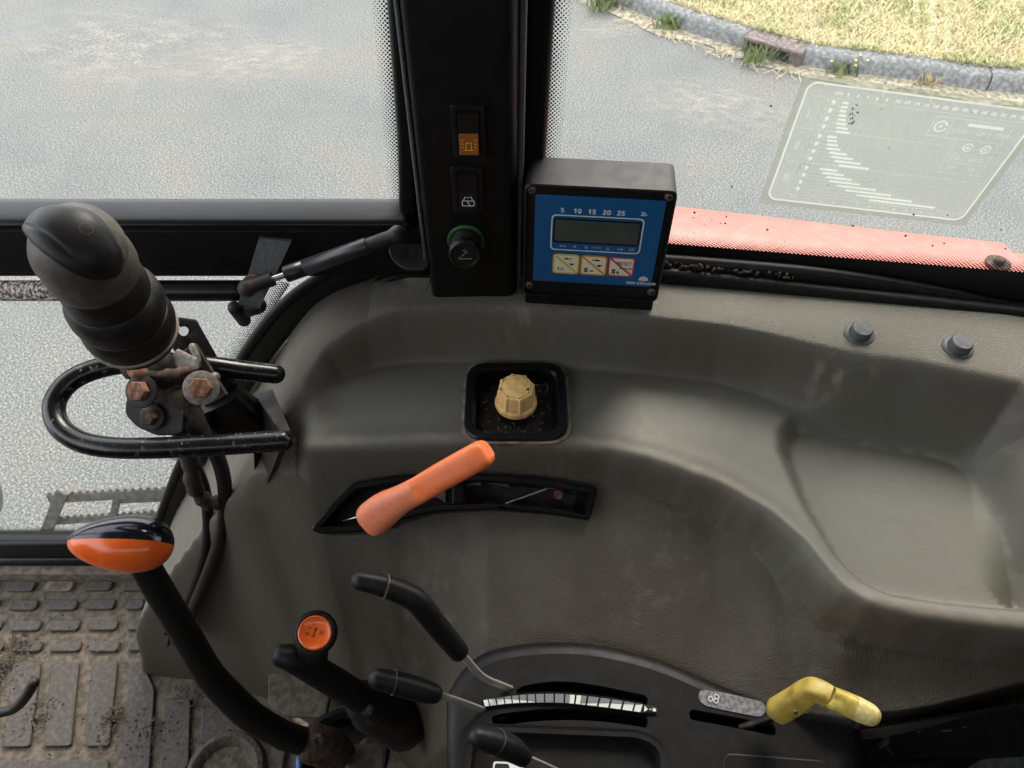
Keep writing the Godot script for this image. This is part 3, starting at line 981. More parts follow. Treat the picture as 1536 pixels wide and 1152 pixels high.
func table(t: Array, x: float) -> float:
	if x <= t[0].x: return t[0].y
	for i in t.size() - 1:
		if x < t[i + 1].x:
			return lerpf(t[i].y, t[i + 1].y, smoothstep(0.0, 1.0, (x - t[i].x) / (t[i + 1].x - t[i].x)) * 0.5 + 0.5 * (x - t[i].x) / (t[i + 1].x - t[i].x))
	return t[t.size() - 1].y

func wall_z(x: float) -> float:
	return lerpf(-.4895, -.500 + .1365 * x, smoothstep(-.07, .0, x))

# nearest point of an outline whose points carry (band, kind): returns [signed distance inwards, band, kind]
func outline(p: Vector2, o: Array, poly: PackedVector2Array) -> Array:
	var best := 1e9
	var r := [0.0, 0.0, 0.0]
	for i in o.size():
		var a: Array = o[i]
		var b: Array = o[(i + 1) % o.size()]
		var q := seg_dist(p, a[0], b[0])
		if q.x < best:
			best = q.x
			r = [q.x, lerpf(a[1], b[1], q.y), lerpf(a[2], b[2], q.y)]
	if not Geometry2D.is_point_in_polygon(p, poly): r[0] = -r[0]
	return r

func console_height(x: float, z: float, eo: Array, po: Array) -> float:
	var zo := table(co_foot, x)
	var s := z - zo
	var y: float
	if s > 0.0:
		y = 0.485 - table(co_slope, x) * s
	else:
		var t := clampf(-s / (zo - wall_z(x)) * 1.35, 0.0, 1.0)
		y = lerpf(0.485, 0.565, smoothstep(0.0, 1.0, t))
	y = lerpf(y, .562, smoothstep(.395, .45, x) * smoothstep(-.17, -.23, z))
	# front drop, joined smoothly
	var f := table(co_front, x)
	var k := 0.05
	var h := clampf(0.5 + 0.5 * (f - y) / k, 0.0, 1.0)
	y = lerpf(f, y, h) - k * h * (1.0 - h) * 0.6
	# raised tray with its rounded edge
	if eo[0] > 0.0:
		var t2: float = clampf(eo[0] / eo[1], 0.0, 1.0)
		var w: float = lerpf(1.0 - pow(1.0 - t2, 2.2), smoothstep(0.0, 1.0, t2), eo[2])
		var plate: float = 0.514 + 0.004 * exp(-pow((eo[0] - 0.016) / 0.012, 2.0)) * (1.0 - eo[2])
		y = lerpf(y, plate, w)
	# pocket
	var depth := 0.013
	var d: float = -po[0]
	var pt: float = clampf(1.0 - d / po[1], 0.0, 1.0)
	y -= depth * lerpf(pt * pt * (3.0 - 2.0 * pt), 1.0 - cos(pt * PI * .5), .35)
	return maxf(y, -0.005)

func build_console() -> void:
	co_front = [Vector2(-.54, -.16), Vector2(-.475, .03)]
	for v in [Vector3(-0.4503, 0.1172, -0.488), Vector3(-0.3915, 0.2188, -0.488), Vector3(-0.3048, 0.3467, -0.488), Vector3(-0.2329, 0.4498, -0.488), Vector3(-0.1954, 0.5061, -0.488), Vector3(-0.1686, 0.5339, -0.488), Vector3(-0.1404, 0.5538, -0.488), Vector3(-0.0954, 0.5765, -0.488)]:
		co_front.append(Vector2(v.x, v.y))
	co_front.append(Vector2(0.05, 0.62))
	co_front = smooth_path(co_front, 5)
	co_foot = [Vector2(-.5, -.385), Vector2(-.3, -.365), Vector2(-.22, -.343), Vector2(-.162, -.33), Vector2(-.037, -.334), Vector2(.071, -.328), Vector2(.152, -.296), Vector2(.195, -.256), Vector2(.231, -.205), Vector2(.346, -.185), Vector2(.6, -.17)]
	co_slope = [Vector2(-.4, 12.0), Vector2(-.25, 7.0), Vector2(-.16, 4.2), Vector2(-.1, 2.4), Vector2(-.05, .9), Vector2(-.02, .56), Vector2(.06, .5), Vector2(.3, .45)]
	co_edge = []
	for q in [[Vector2(-0.1763, -0.3846), .020, .4], [Vector2(-0.1754, -0.3623), .018, .1], [Vector2(-0.1748, -0.3437), .015, 0.0], [Vector2(-0.1699, -0.3336), .013, 0.0], [Vector2(-0.1619, -0.3286), .012, 0.0], [Vector2(-0.1305, -0.3305), .011, 0.0],
		[Vector2(-0.0798, -0.3336), .012, 0.0], [Vector2(-0.0259, -0.3349), .012, 0.0], [Vector2(0.028, -0.333), .012, 0.0], [Vector2(0.0707, -0.3279), .012, 0.0], [Vector2(0.1019, -0.3192), .013, 0.0], [Vector2(0.122, -0.3106), .013, 0.0], [Vector2(0.1521, -0.2957), .014, 0.0],
		[Vector2(0.1795, -0.2728), .016, 0.0], [Vector2(0.1953, -0.251), .018, 0.0], [Vector2(0.2066, -0.2268), .018, 0.0], [Vector2(0.2162, -0.2125), .017, 0.0], [Vector2(0.2329, -0.202), .014, 0.0], [Vector2(0.2653, -0.1931), .013, 0.0], [Vector2(0.3061, -0.1871), .013, 0.0], [Vector2(0.3477, -0.1821), .013, 0.0], [Vector2(0.4013, -0.1772), .013, 0.0], [Vector2(0.4144, -0.1942), .03, .5],
		[Vector2(0.379, -0.2202), .05, 1.0], [Vector2(0.3959, -0.2797), .05, 1.0], [Vector2(0.4049, -0.3371), .04, 1.0], [Vector2(0.3882, -0.3703), .046, 1.0], [Vector2(0.3157, -0.3914), 0.042, 1.0], [Vector2(0.2714, -0.3991), 0.038, 1.0], [Vector2(0.2448, -0.4069), 0.032, 1.0], [Vector2(0.2089, -0.4186), 0.024, 1.0], [Vector2(0.1725, -0.429), .020, 1.0], [Vector2(0.1154, -0.4382), .020, 1.0], [Vector2(0.0449, -0.4451), .020, 1.0], [Vector2(-0.0375, -0.4495), .018, 1.0], [Vector2(-0.071, -0.4503), .018, 1.0],
		[Vector2(-0.0935, -0.4488), .018, 1.0], [Vector2(-0.1239, -0.4407), .018, 1.0], [Vector2(-0.1534, -0.4252), .018, .9], [Vector2(-0.1703, -0.4048), .018, .7]]:
		co_edge.append(q)
	co_pocket = []
	for q in [[Vector2(0.2222, -0.3389), .016, 0.0], [Vector2(0.2267, -0.3532), .018, 0.0], [Vector2(0.235, -0.3605), .020, 0.0], [Vector2(0.256, -0.3598), .022, 0.0], [Vector2(0.2911, -0.3525), .020, 0.0], [Vector2(0.3315, -0.3434), .020, 0.0], [Vector2(0.351, -0.3358), .020, 0.0], [Vector2(0.3623, -0.3189), .020, 0.0], [Vector2(0.3626, -0.282), .020, 0.0], [Vector2(0.3589, -0.2443), .018, 0.0], [Vector2(0.3543, -0.2217), .012, 0.0], [Vector2(0.3458, -0.215), .009, 0.0], [Vector2(0.2926, -0.2203), .009, 0.0], [Vector2(0.2599, -0.2266), .010, 0.0], [Vector2(0.2484, -0.2336), .010, 0.0], [Vector2(0.2364, -0.2511), .010, 0.0], [Vector2(0.2265, -0.2934), .013, 0.0]]:
		co_pocket.append(q)
	var ep := PackedVector2Array()
	for q in co_edge: ep.append(q[0])
	var pp := PackedVector2Array()
	for q in co_pocket: pp.append(q[0])
	var nx := 330
	var nz := 190
	var pos := []
	var col := []
	var smooth := []
	var nb := FastNoiseLite.new()
	nb.seed = 61
	nb.frequency = 9.0
	nb.fractal_octaves = 5
	var nf := FastNoiseLite.new()
	nf.seed = 62
	nf.frequency = 60.0
	nf.fractal_octaves = 4
	var near_t := [Vector2(-.5, -.23), Vector2(-.12, -.2), Vector2(.0, -.15), Vector2(.2, -.155), Vector2(.262, -.1575), Vector2(.38, -.178), Vector2(.6, -.2)]
	for j in nz + 1:
		for i in nx + 1:
			var x := lerpf(-.495, .56, float(i) / nx)
			var t := float(j) / nz
			var zn := table(near_t, x)
			var skirt := 0.0
			var z: float
			if t > 0.975:
				skirt = (t - 0.975) / 0.025
				z = zn + 0.003 * skirt
			else:
				z = lerpf(wall_z(x), zn, t / 0.975)
			var p := Vector2(x, z)
			var eo := outline(p, co_edge, ep)
			var po := outline(p, co_pocket, pp) if x > .08 else [-1.0, .02, 0.0]
			if po[0] > 0.0: po = [0.0, .02, 0.0]
			var y := console_height(x, z, eo, po)
			if skirt > 0.0: y = lerpf(y, y - 0.05, skirt)
			pos.append(Vector3(x, y, z))
			smooth.append(eo[0] > 0.002)
			# colour of the plastic itself, with ingrained dirt and some painted light and shade
			var n := nb.get_noise_2d(x, z)
			var f := nf.get_noise_2d(x, z)
			var c := Color(.100, .089, .067)
			if eo[0] > 0.0:
				c = Color(.108, .104, .083)
			# cleaner strip beside the window, painted paler to stand in for window light
			if eo[0] <= 0.0 and z < -.34 and x > -.12: c = Color(.158, .148, .116)
			# grime rubbed into the crest and the foot of the step
			var low: float = 1.0 - eo[2]
			var grime: float = exp(-pow((eo[0] - .004) / .016, 2.0)) * low * smoothstep(-.5, .3, n * .5 + .7 * f) * smoothstep(-.12, .05, x)
			c = c.lerp(Color(.085, .058, .036), grime * .8)
			var rubbed: float = exp(-pow((eo[0] - .016) / .006, 2.0)) * low * smoothstep(-.1, .4, f + n * .5)
			c = c.lerp(Color(.17, .155, .13), rubbed * .4)
			# brown dirt film on the driver's side, darkened to stand in for shade
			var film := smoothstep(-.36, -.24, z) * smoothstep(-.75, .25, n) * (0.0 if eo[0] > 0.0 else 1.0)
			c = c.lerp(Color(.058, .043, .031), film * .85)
			# browner and darker in the hollow below the window edge
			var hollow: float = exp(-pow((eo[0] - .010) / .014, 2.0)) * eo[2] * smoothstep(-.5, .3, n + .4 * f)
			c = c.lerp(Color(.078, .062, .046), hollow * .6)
			# scuffs
			var sc := smoothstep(.20, .42, f + .3 * n) * smoothstep(.05, .3, nb.get_noise_2d(x * .7 + 4.0, z * .7))
			c = c.lerp(Color(.16, .14, .12), sc * .28)
			for q in [[Vector2(0.2627, -0.3867), .030, .010], [Vector2(0.2458, -0.3929), .016, .008], [Vector2(0.2345, -0.3635), .008, .006], [Vector2(0.0123, -0.4438), .03, .012], [Vector2(-0.1039, -0.4737), .02, .016]]:
				var dd := Vector2((p.x - q[0].x) / q[1], (p.y - q[0].y) / q[2]).length()
				c = c.lerp(Color(.23, .19, .165), clampf(1.2 - dd, 0, 1) * smoothstep(-.1, .35, f) * .8)
			# pale line round the pocket floor
			if x > .08:
				var pr: float = outline(p, co_pocket, pp)[0]
				c = c.lerp(Color(.20, .185, .155), exp(-pow((pr + .001) / .0022, 2.0)) * smoothstep(-.3, .3, f + n) * .55)
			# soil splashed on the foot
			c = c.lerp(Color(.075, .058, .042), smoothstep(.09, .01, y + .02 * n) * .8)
			c = c * (1.0 + .08 * n + .05 * f)
			c.a = 1.0
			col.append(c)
	var holes := [PackedVector2Array(rect_poly(.075, .073, .017, 6).map(func(v): return v + Vector2(0.0033, -0.3908))),
		PackedVector2Array([Vector2(-0.0549, -0.327), Vector2(-0.0256, -0.3289), Vector2(0.0224, -0.3265), Vector2(0.0628, -0.3199), Vector2(0.0581, -0.3058), Vector2(0.017, -0.3123), Vector2(-0.0202, -0.3156), Vector2(-0.0547, -0.3166)]),
		PackedVector2Array(inset([Vector2(-0.0332, -0.1946), Vector2(0.0035, -0.2125), Vector2(0.0408, -0.2145), Vector2(0.1139, -0.2002), Vector2(0.176, -0.1764), Vector2(0.2498, -0.1635), Vector2(0.2386, -0.0958), Vector2(-0.0343, -0.0958)], .008))]
	var am := ArrayMesh.new()
	for pass_ in 2:
		var st := SurfaceTool.new()
		st.begin(Mesh.PRIMITIVE_TRIANGLES)
		var idx := {}
		var cnt := 0
		for j in nz:
			for i in nx:
				var a := j * (nx + 1) + i
				var is_s: bool = smooth[a]
				if (pass_ == 1) != is_s: continue
				var k := [a, a + 1, a + nx + 2, a + nx + 1]
				var mid2 := Vector2((pos[a].x + pos[a + nx + 2].x) * .5, (pos[a].z + pos[a + nx + 2].z) * .5)
				if Geometry2D.is_point_in_polygon(mid2, holes[0]) or Geometry2D.is_point_in_polygon(mid2, holes[1]) or Geometry2D.is_point_in_polygon(mid2, holes[2]): continue
				if maxf(pos[k[0]].y, maxf(pos[k[1]].y, maxf(pos[k[2]].y, pos[k[3]].y))) <= -0.004: continue
				for q in k:
					if not idx.has(q):
						idx[q] = cnt
						cnt += 1
						var ii: int = q % (nx + 1)
						var jj: int = q / (nx + 1)
						var xl: Vector3 = pos[q - 1] if ii > 0 else pos[q]
						var xr: Vector3 = pos[q + 1] if ii < nx else pos[q]
						var zl: Vector3 = pos[q - nx - 1] if jj > 0 else pos[q]
						var zr: Vector3 = pos[q + nx + 1] if jj < nz else pos[q]
						st.set_normal((zr - zl).cross(xr - xl).normalized())
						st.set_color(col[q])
						st.add_vertex(pos[q])
				for q in [0, 1, 2, 0, 2, 3]: st.add_index(idx[k[q]])
		st.commit(am)
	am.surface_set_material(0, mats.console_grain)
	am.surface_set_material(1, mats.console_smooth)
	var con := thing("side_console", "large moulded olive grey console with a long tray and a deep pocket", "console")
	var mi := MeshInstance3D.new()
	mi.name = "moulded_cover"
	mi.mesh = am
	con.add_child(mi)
	# two plastic caps over its fixings
	for q in [Vector3(0.2766, 0.566, -0.4162), Vector3(0.3497, 0.566, -0.4017)]:
		obj("screw_cap", turned([Vector2(.0118, 0), Vector2(.0118, .0012), Vector2(.0108, .0022), Vector2(.0088, .0024), Vector2(.0083, .0078), Vector2(.0074, .0092), Vector2(0, .0094)], Transform3D(), 36), mats.grey_cap, con, Transform3D(Basis(Vector3.RIGHT, .10), q + Vector3(0, -.001, 0)))
	# keyhole at the foot of the front face
	var kh := mb()
	var kx := Transform3D(Basis(Vector3(.45, .89, 0).normalized(), Vector3.BACK.cross(Vector3(.45, .89, 0).normalized()) * -1.0, Vector3.BACK), Vector3.ZERO)
	lathe(kh, frame(Vector3(-0.4117, 0.1101, -0.3474), Vector3(-.9, .45, .2)), [Vector2(.0, 0), Vector2(.0095, 0), Vector2(.0095, .002), Vector2(0, .002)], 20)
	obj("fixing_hole", kh, mats.hole_black, con)
	var kh2 := mb()
	rbox(kh2, frame(Vector3(-0.4095, 0.1342, -0.3605), Vector3(-.9, .45, .2)), Vector3(.006, .004, .035), .001)
	obj("fixing_slot", kh2, mats.hole_black, con)
	# crack in the moulding by the post
	var ck := mb()
	var cp := [Vector3(-0.0672, 0.575, -0.478), Vector3(-0.0689, 0.572, -0.4665), Vector3(-0.0729, 0.57, -0.4589), Vector3(-0.0771, 0.566, -0.4504)]
	for i in 3:
		var w0 := 0.0007 * (1.0 - i / 3.0)
		var w1 := 0.0007 * (1.0 - (i + 1) / 3.0)
		quad(ck, cp[i] + Vector3(-w0, .0006, 0), cp[i] + Vector3(w0, .0006, 0), cp[i + 1] + Vector3(w1, .0006, 0), cp[i + 1] + Vector3(-w1, .0006, 0), Vector3.UP)
	obj("crack", ck, mats.hole_black, con)

# ---------------------------------------------------------------- corner post with its switches
func build_post() -> void:
	var post := thing("corner_post", "wide glossy black corner post box standing on the console", "post")
	var sec := round_poly([Vector2(-.0655, -.459), Vector2(.0005, -.459), Vector2(.006, -.472), Vector2(.006, -.53), Vector2(-.068, -.53), Vector2(-.068, -.468)], .006, 5)
	var st := mb()
	prism(st, Transform3D(Basis(Vector3.RIGHT, Vector3.FORWARD, Vector3.UP), Vector3(0, .5655, 0)), sec.map(func(v): return Vector2(v.x, -v.y)), 0.92, 0.003)
	obj("box_cover", st, mats.black_post, post)
	var fl := mb()
	sweep(fl, [Vector3(.013, .545, -.497), Vector3(.018, .80, -.499), Vector3(.030, 1.46, -.499)], [Vector2(.010, .013)], 16, Vector3.BACK, false, false, 3.5)
	obj("window_channel", fl, mats.black_post, post)
	var f2 := mb()
	sweep(f2, [Vector3(.0055, .56, -.474), Vector3(.007, .80, -.474), Vector3(.012, 1.46, -.474)], [Vector2(.0025, .006)], 10, Vector3.BACK, true, true, 3.0)
	obj("trim_highlight", f2, mats.grey_cap, post)  # trim coloured grey to stand in for the edge highlight
	var f3 := mb()
	sweep(f3, [Vector3(-.0695, .60, -.468), Vector3(-.0695, .80, -.468), Vector3(-.0695, 1.46, -.468)], [Vector2(.0016, .004)], 10, Vector3.BACK, true, true, 3.0)
	obj("trim_highlight", f3, mats.grey_cap, post)  # thin grey strip added as the painted highlight of the left edge
	# rocker switches
	var zf := -.4588
	for k in 2:
		var top := Vector3(-0.0284, 0.7396, -0.459) if k == 0 else Vector3(-0.031, 0.6926, -0.459)
		var bot := Vector3(-0.0301, 0.7011, -0.459) if k == 0 else Vector3(-0.0327, 0.6542, -0.459)
		var hgt := top.y - bot.y
		var at := Transform3D(Basis(), Vector3((top.x + bot.x) / 2, (top.y + bot.y) / 2, zf))
		var sw := thing("rocker_switch", "black rocker switch with amber beacon symbol, upper one on the post" if k == 0 else "black rocker switch with white wiper symbol, below the amber one", "switch", "rocker switches on the corner post", at)
		var w := .0225
		var oo := rect_poly(w, hgt, .0012, 2)
		var oi := rect_poly(w - .007, hgt - .007, .0008, 2)
		var bz := mb()
		rim(bz, Transform3D(), [[oo, 0.0], [oo, .0022], [rect_poly(w - .001, hgt - .001, .001, 2), .003], [oi, .003], [oi, -.0005]])
		obj("bezel", bz, mats.black_plastic, sw)
		var rk := mb()
		var hw := (w - .0085) / 2
		var hh := (hgt - .0085) / 2
		# rocker: two facets meeting in a ridge
		var zz := [.006, .0035, .0055] if k == 1 else [.0055, .0035, .006]
		rk.set_smooth_group(-1)
		quad(rk, Vector3(-hw, hh, zz[0]), Vector3(hw, hh, zz[0]), Vector3(hw, 0, zz[1]), Vector3(-hw, 0, zz[1]), Vector3.BACK)
		quad(rk, Vector3(-hw, 0, zz[1]), Vector3(hw, 0, zz[1]), Vector3(hw, -hh, zz[2]), Vector3(-hw, -hh, zz[2]), Vector3.BACK)
		quad(rk, Vector3(-hw, hh, zz[0]), Vector3(hw, hh, zz[0]), Vector3(hw, hh, 0), Vector3(-hw, hh, 0), Vector3.UP)
		quad(rk, Vector3(-hw, -hh, zz[2]), Vector3(hw, -hh, zz[2]), Vector3(hw, -hh, 0), Vector3(-hw, -hh, 0), Vector3.DOWN)
		for s in [-1, 1]:
			quad(rk, Vector3(s * hw, hh, zz[0]), Vector3(s * hw, 0, zz[1]), Vector3(s * hw, 0, 0), Vector3(s * hw, hh, 0), Vector3(s, 0, 0))
			quad(rk, Vector3(s * hw, 0, zz[1]), Vector3(s * hw, -hh, zz[2]), Vector3(s * hw, -hh, 0), Vector3(s * hw, 0, 0), Vector3(s, 0, 0))
		obj("rocker", rk, mats.black_plastic, sw)
		var tilt := atan2(zz[2] - zz[1], hh)
		var face := Transform3D(Basis(Vector3.RIGHT, -tilt), Vector3(0, -hh * .5, (zz[1] + zz[2]) / 2 + .0004))
		if k == 0:
			obj("amber_window", prismm(rect_poly(.0132, .0148, .001, 2), .0012, .0003), mats.amber, sw, face)
			var ic := mb()
			var ff := face * Transform3D(Basis(), Vector3(0, 0, .0014))
			for q in [[0, -.0038, .0075, .0006], [-.0018, -.0012, .0005, .0046], [.0018, -.0012, .0005, .0046], [0, .0012, .004, .0005]]:
				rbox(ic, ff * Transform3D(Basis(), Vector3(q[0], q[1], 0)), Vector3(q[2], q[3], .0002), .00005)
			for s in [-1, 1]:
				for a in [-.5, 0.0, .5]:
					rbox(ic, ff * Transform3D(Basis(Vector3.BACK, s * a), Vector3(s * .0045, .0005 + a * .005, 0)), Vector3(.002, .0005, .0002), .00005)
			obj("beacon_symbol", ic, mats.key_yellow, sw)
		else:
			var ic := mb()
			var ff := face * Transform3D(Basis(), Vector3(0, -.0006, .0005))
			for q in [[0, -.003, .009, .0006, 0], [0, .001, .009, .0006, 0], [-.0043, -.001, .0006, .0045, 0], [.0043, -.001, .0006, .0045, 0], [.0004, -.0014, .0007, .0052, .45], [-.0026, .003, .0006, .003, -.5], [.0026, .003, .0006, .003, .5], [0, .0036, .0022, .0005, 0]]:
				rbox(ic, ff * Transform3D(Basis(Vector3.BACK, q[4]), Vector3(q[0], q[1], 0)), Vector3(q[2], q[3], .0002), .00005)
			obj("wiper_symbol", ic, mats.white_print, sw)
	# cigarette lighter
	var lc := Vector3(-0.0354, 0.618, -0.459)
	var li := thing("cigarette_lighter", "round black lighter plug in a green ring low on the corner post", "lighter", "", Transform3D(Basis(Vector3.RIGHT, PI / 2) * Basis(Vector3.RIGHT, -.1), Vector3(lc.x, lc.y + .008, -.4588)))
	obj("green_ring", turned([Vector2(.0145, 0), Vector2(.0145, .0018), Vector2(.013, .003), Vector2(.0118, .003), Vector2(.0118, .0)]), mats.green_ring, li)
	var pr := [Vector2(.0105, 0)]
	for k in 5: pr.append_array([Vector2(.0115, .004 + k * .002), Vector2(.0115, .0049 + k * .002), Vector2(.0106, .0053 + k * .002), Vector2(.0106, .0057 + k * .002)])
	pr.append_array([Vector2(.0106, .0145)])
	obj("threaded_sleeve", turned(pr), mats.rusty_dark, li)
	obj("knob", turned([Vector2(.0108, .014), Vector2(.0124, .0152), Vector2(.0124, .0195), Vector2(.0112, .021), Vector2(.0098, .0208), Vector2(.0094, .0202), Vector2(0, .0202)]), mats.black_plastic, li)
	var sy := mb()
	for q in [[0, .003, .010, .0008, 0.0], [-.001, -.001, .0055, .0007, .9], [-.0005, -.0045, .003, .0006, .3], [.0015, -.003, .0006, .0026, .5], [-.0045, .0022, .0008, .0018, 0.0]]:
		rbox(sy, Transform3D(Basis(Vector3.UP, q[4]), Vector3(q[0], .0206, q[1])), Vector3(q[2], .0002, q[3]), .00005)
	obj("cigarette_symbol", sy, mats.print_green, li)

# ---------------------------------------------------------------- monitor box
func build_monitor() -> void:
	var at := Transform3D(Basis(Vector3.UP, -.085) * Basis(Vector3.RIGHT, -.03), Vector3(0.0624, 0.5655, -0.4439))
	var mo := thing("performance_monitor", "black box with blue faceplate and small grey display beside the post", "monitor", "", at)
	var W := .1085
	var H := .1165
	var D := .036
	# housing: outer rounded box with an open front lip, local z towards the driver
	var oo := rect_poly(W, H - .012, .006, 5)
	var cy := .012 + (H - .012) / 2
	var hx := Transform3D(Basis(), Vector3(0, cy, -D))
	var st := mb()
	var oi := rect_poly(W - .004, H - .016, .005, 5)
	rim(st, hx, [[oo, 0.0], [oo, D - .001], [rect_poly(W - .002, H - .014, .0055, 5), D], [oi, D], [oi, D - .003]])
	st.set_smooth_group(-1)
	var bp := []
	for v in oo: bp.append(hx * Vector3(v.x, v.y, 0))
	for i in range(1, bp.size() - 1): tri(st, bp[0], bp[i], bp[i + 1], Vector3.FORWARD)
	obj("housing", st, mats.black_plastic, mo)
	obj("front_panel", prismm(rect_poly(W - .0045, H - .0165, .005, 5), .001, 0.0), mats.black_plastic, mo, Transform3D(Basis(), Vector3(0, cy, -.0035)))
	obj("mounting_bracket", boxm(Vector3(W - .004, .016, .028), .001, Vector3(0, .0072, -.018)), mats.black_post, mo)
	# faceplate
	var pw := .0935
	var ph := .0800
	var px := Transform3D(Basis(), Vector3(.0008, .0275 + ph / 2, -.0012))
	obj("faceplate", prismm(rect_poly(pw, ph, .0015, 3), .0012, .0003), mats.blue_plate, mo, px * Transform3D(Basis(), Vector3(0, 0, -.0008)))
	for q in [[-1, 1], [1, 1], [-1, -1], [1, -1]]:
		var sx := Transform3D(Basis(Vector3.RIGHT, PI / 2), Vector3(q[0] * (W / 2 - .0052), cy + q[1] * ((H - .012) / 2 - .0055) + (0.0 if q[1] > 0 else .004), -.0026))
		var sc := mb()
		lathe(sc, sx, [Vector2(.0036, 0), Vector2(.0034, .0012), Vector2(.0022, .002), Vector2(0, .0022)], 20)
		var s := obj("screw", sc, mats.screw_metal, mo)
		var cr := mb()
		for a in [.4, .4 + PI / 2]: rbox(cr, sx * Transform3D(Basis(Vector3.UP, a), Vector3(0, .00215, 0)), Vector3(.0038, .0003, .0008), .0001)
		obj("screw_slot", cr, mats.hole_black, s)
	var P := func(u: float, v: float, z: float) -> Transform3D: return px * Transform3D(Basis(), Vector3((u - .5) * pw, (.5 - v) * ph, z))
	# display window: white outline, screen
	var lw := .068
	var lh := .0325
	var oc: Transform3D = P.call(.495, .40, .0004)
	var ol := mb()
	rim(ol, oc, [[rect_poly(lw, lh, .004, 5), .00012], [rect_poly(lw - .0018, lh - .0018, .0034, 5), .00012]])
	obj("display_outline", ol, mats.scale_white, mo)
	var wx: Transform3D = P.call(.495, .375, .0004)
	var fr := mb()
	rim(fr, wx, [[rect_poly(.0645, .0225, .002, 3), .00008], [rect_poly(.0625, .0195, .0012, 3), .00016], [rect_poly(.0618, .0187, .001, 3), -.0002]])
	obj("display_frame", fr, mats.black_plastic, mo)
	obj("display", prismm(rect_poly(.0618, .0187, .001, 3), .0001, 0.0), mats.lcd, mo, wx)
	var us := [.215, .33, .443, .557, .668]
	var ns := ["5", "10", "15", "20", "25"]
	for k in 5: text(mo, "numeral", ns[k], P.call(us[k], .150, .0005), .0040, mats.white_print, "Droid Sans", true, true)
	# little symbols beside and under the display
	var ic := mb()
	var put := func(st2: SurfaceTool, u: float, v: float, list: Array) -> void:
		for q in list: rbox(st2, P.call(u, v, .0005) * Transform3D(Basis(Vector3.BACK, q[4] if q.size() > 4 else 0.0), Vector3(q[0], q[1], 0) * .001), Vector3(q[2], q[3], .1) * .001, .00002)
	put.call(ic, .845, .145, [[0, -1.2, 4.4, .5], [-1.4, .2, .5, 2.2], [.2, .2, .5, 2.2, -.4], [-.6, 1.3, 3.0, .5, -.2], [1.8, -.4, 1.8, .5, -.6], [-.6, .1, 1.6, .5]])
	obj("plough_symbol", ic, mats.white_print, mo)
	var i2 := mb()
	put.call(i2, .235, .555, [[-1.6, -.6, 1.5, .4], [-1.6, .6, 1.5, .4], [-2.3, 0, .4, 1.3], [-.9, 0, .4, 1.3], [.8, .2, 1.2, 1.6], [2, -.4, 1.2, .5]])
	put.call(i2, .33, .553, [[0, 0, 1.9, 1.1], [1.2, .3, .9, .5], [0, .2, 1.0, 1.9]])
	put.call(i2, .425, .555, [[0, .8, 2.4, .5], [0, 0, 2.4, .5], [0, -.8, 2.4, .5]])
	put.call(i2, .51, .555, [[0, .5, 6, .4], [-2.4, 0, .4, 1], [-1.2, 0, .4, 1], [0, 0, .4, 1], [1.2, 0, .4, 1], [2.4, 0, .4, 1]])
	put.call(i2, .60, .555, [[0, -.9, 3.2, .4], [-1, 0, .4, 1.6], [.2, 0, .4, 1.6, -.4], [-.4, .8, 2.2, .4]])
	put.call(i2, .695, .556, [[-1.2, .5, 1.6, .4], [-1.2, -.5, 1.6, .4], [.2, 0, .4, 2.4, -.4], [1.6, 0, 1.8, 1.4]])
	put.call(i2, .79, .556, [[0, .9, 3.2, .4], [0, -.9, 3.2, .4], [-1.6, 0, .4, 2], [1.6, 0, .4, 2], [-.8, 1.3, .6, .4], [.8, 1.3, .6, .4]])
	obj("status_symbols", i2, mats.print_grey, mo)
	# three keys
	var kn := ["key_yellow", "key_orange", "key_magenta"]
	for k in 3:
		var kc: Transform3D = P.call([.27, .498, .726][k], .768, .0004)
		var w := .0205
		var h := .0190
		var key := mb()
		rim(key, kc, [[rect_poly(w, h, .003, 5), 0.0], [rect_poly(w, h, .003, 5), .0003], [rect_poly(w - .0026, h - .0026, .002, 5), .0003]])
		var ke := obj("key", key, mats[kn[k]], mo)
		obj("key_field", prismm(rect_poly(w - .0026, h - .0026, .002, 5), .00025, 0.0), mats.key_cream, ke, kc)
		var br := mb()
		var kk := kc * Transform3D(Basis(), Vector3(0, 0, .0004))
		rbox(br, kk * Transform3D(Basis(Vector3.BACK, -.74), Vector3.ZERO), Vector3(.0235, .0014, .0002), .00002)
		if k == 2: rbox(br, kk * Transform3D(Basis(), Vector3(.004, -.0012, 0)), Vector3(.0105, .0010, .0002), .00002)
		obj("key_divider", br, mats[kn[k]], ke)
		var mk := mb()
		if k < 2:
			var s := -1.0 if k == 0 else 1.0
			rbox(mk, kk * Transform3D(Basis(), Vector3(.0012 - s * .0012, .0054, 0)), Vector3(.0034, .0008, .0002), .00002)
			prism(mk, kk * Transform3D(Basis(), Vector3(.0012, .0054, 0)), [Vector2(s * .0036, 0), Vector2(s * .0004, .0011), Vector2(s * .0004, -.0011)], .0002)
			prism(mk, kk * Transform3D(Basis(), Vector3(.0044, .0002, 0)), [Vector2(-.0022, .0008), Vector2(.0022, .0008), Vector2(0, -.0014)], .0002)
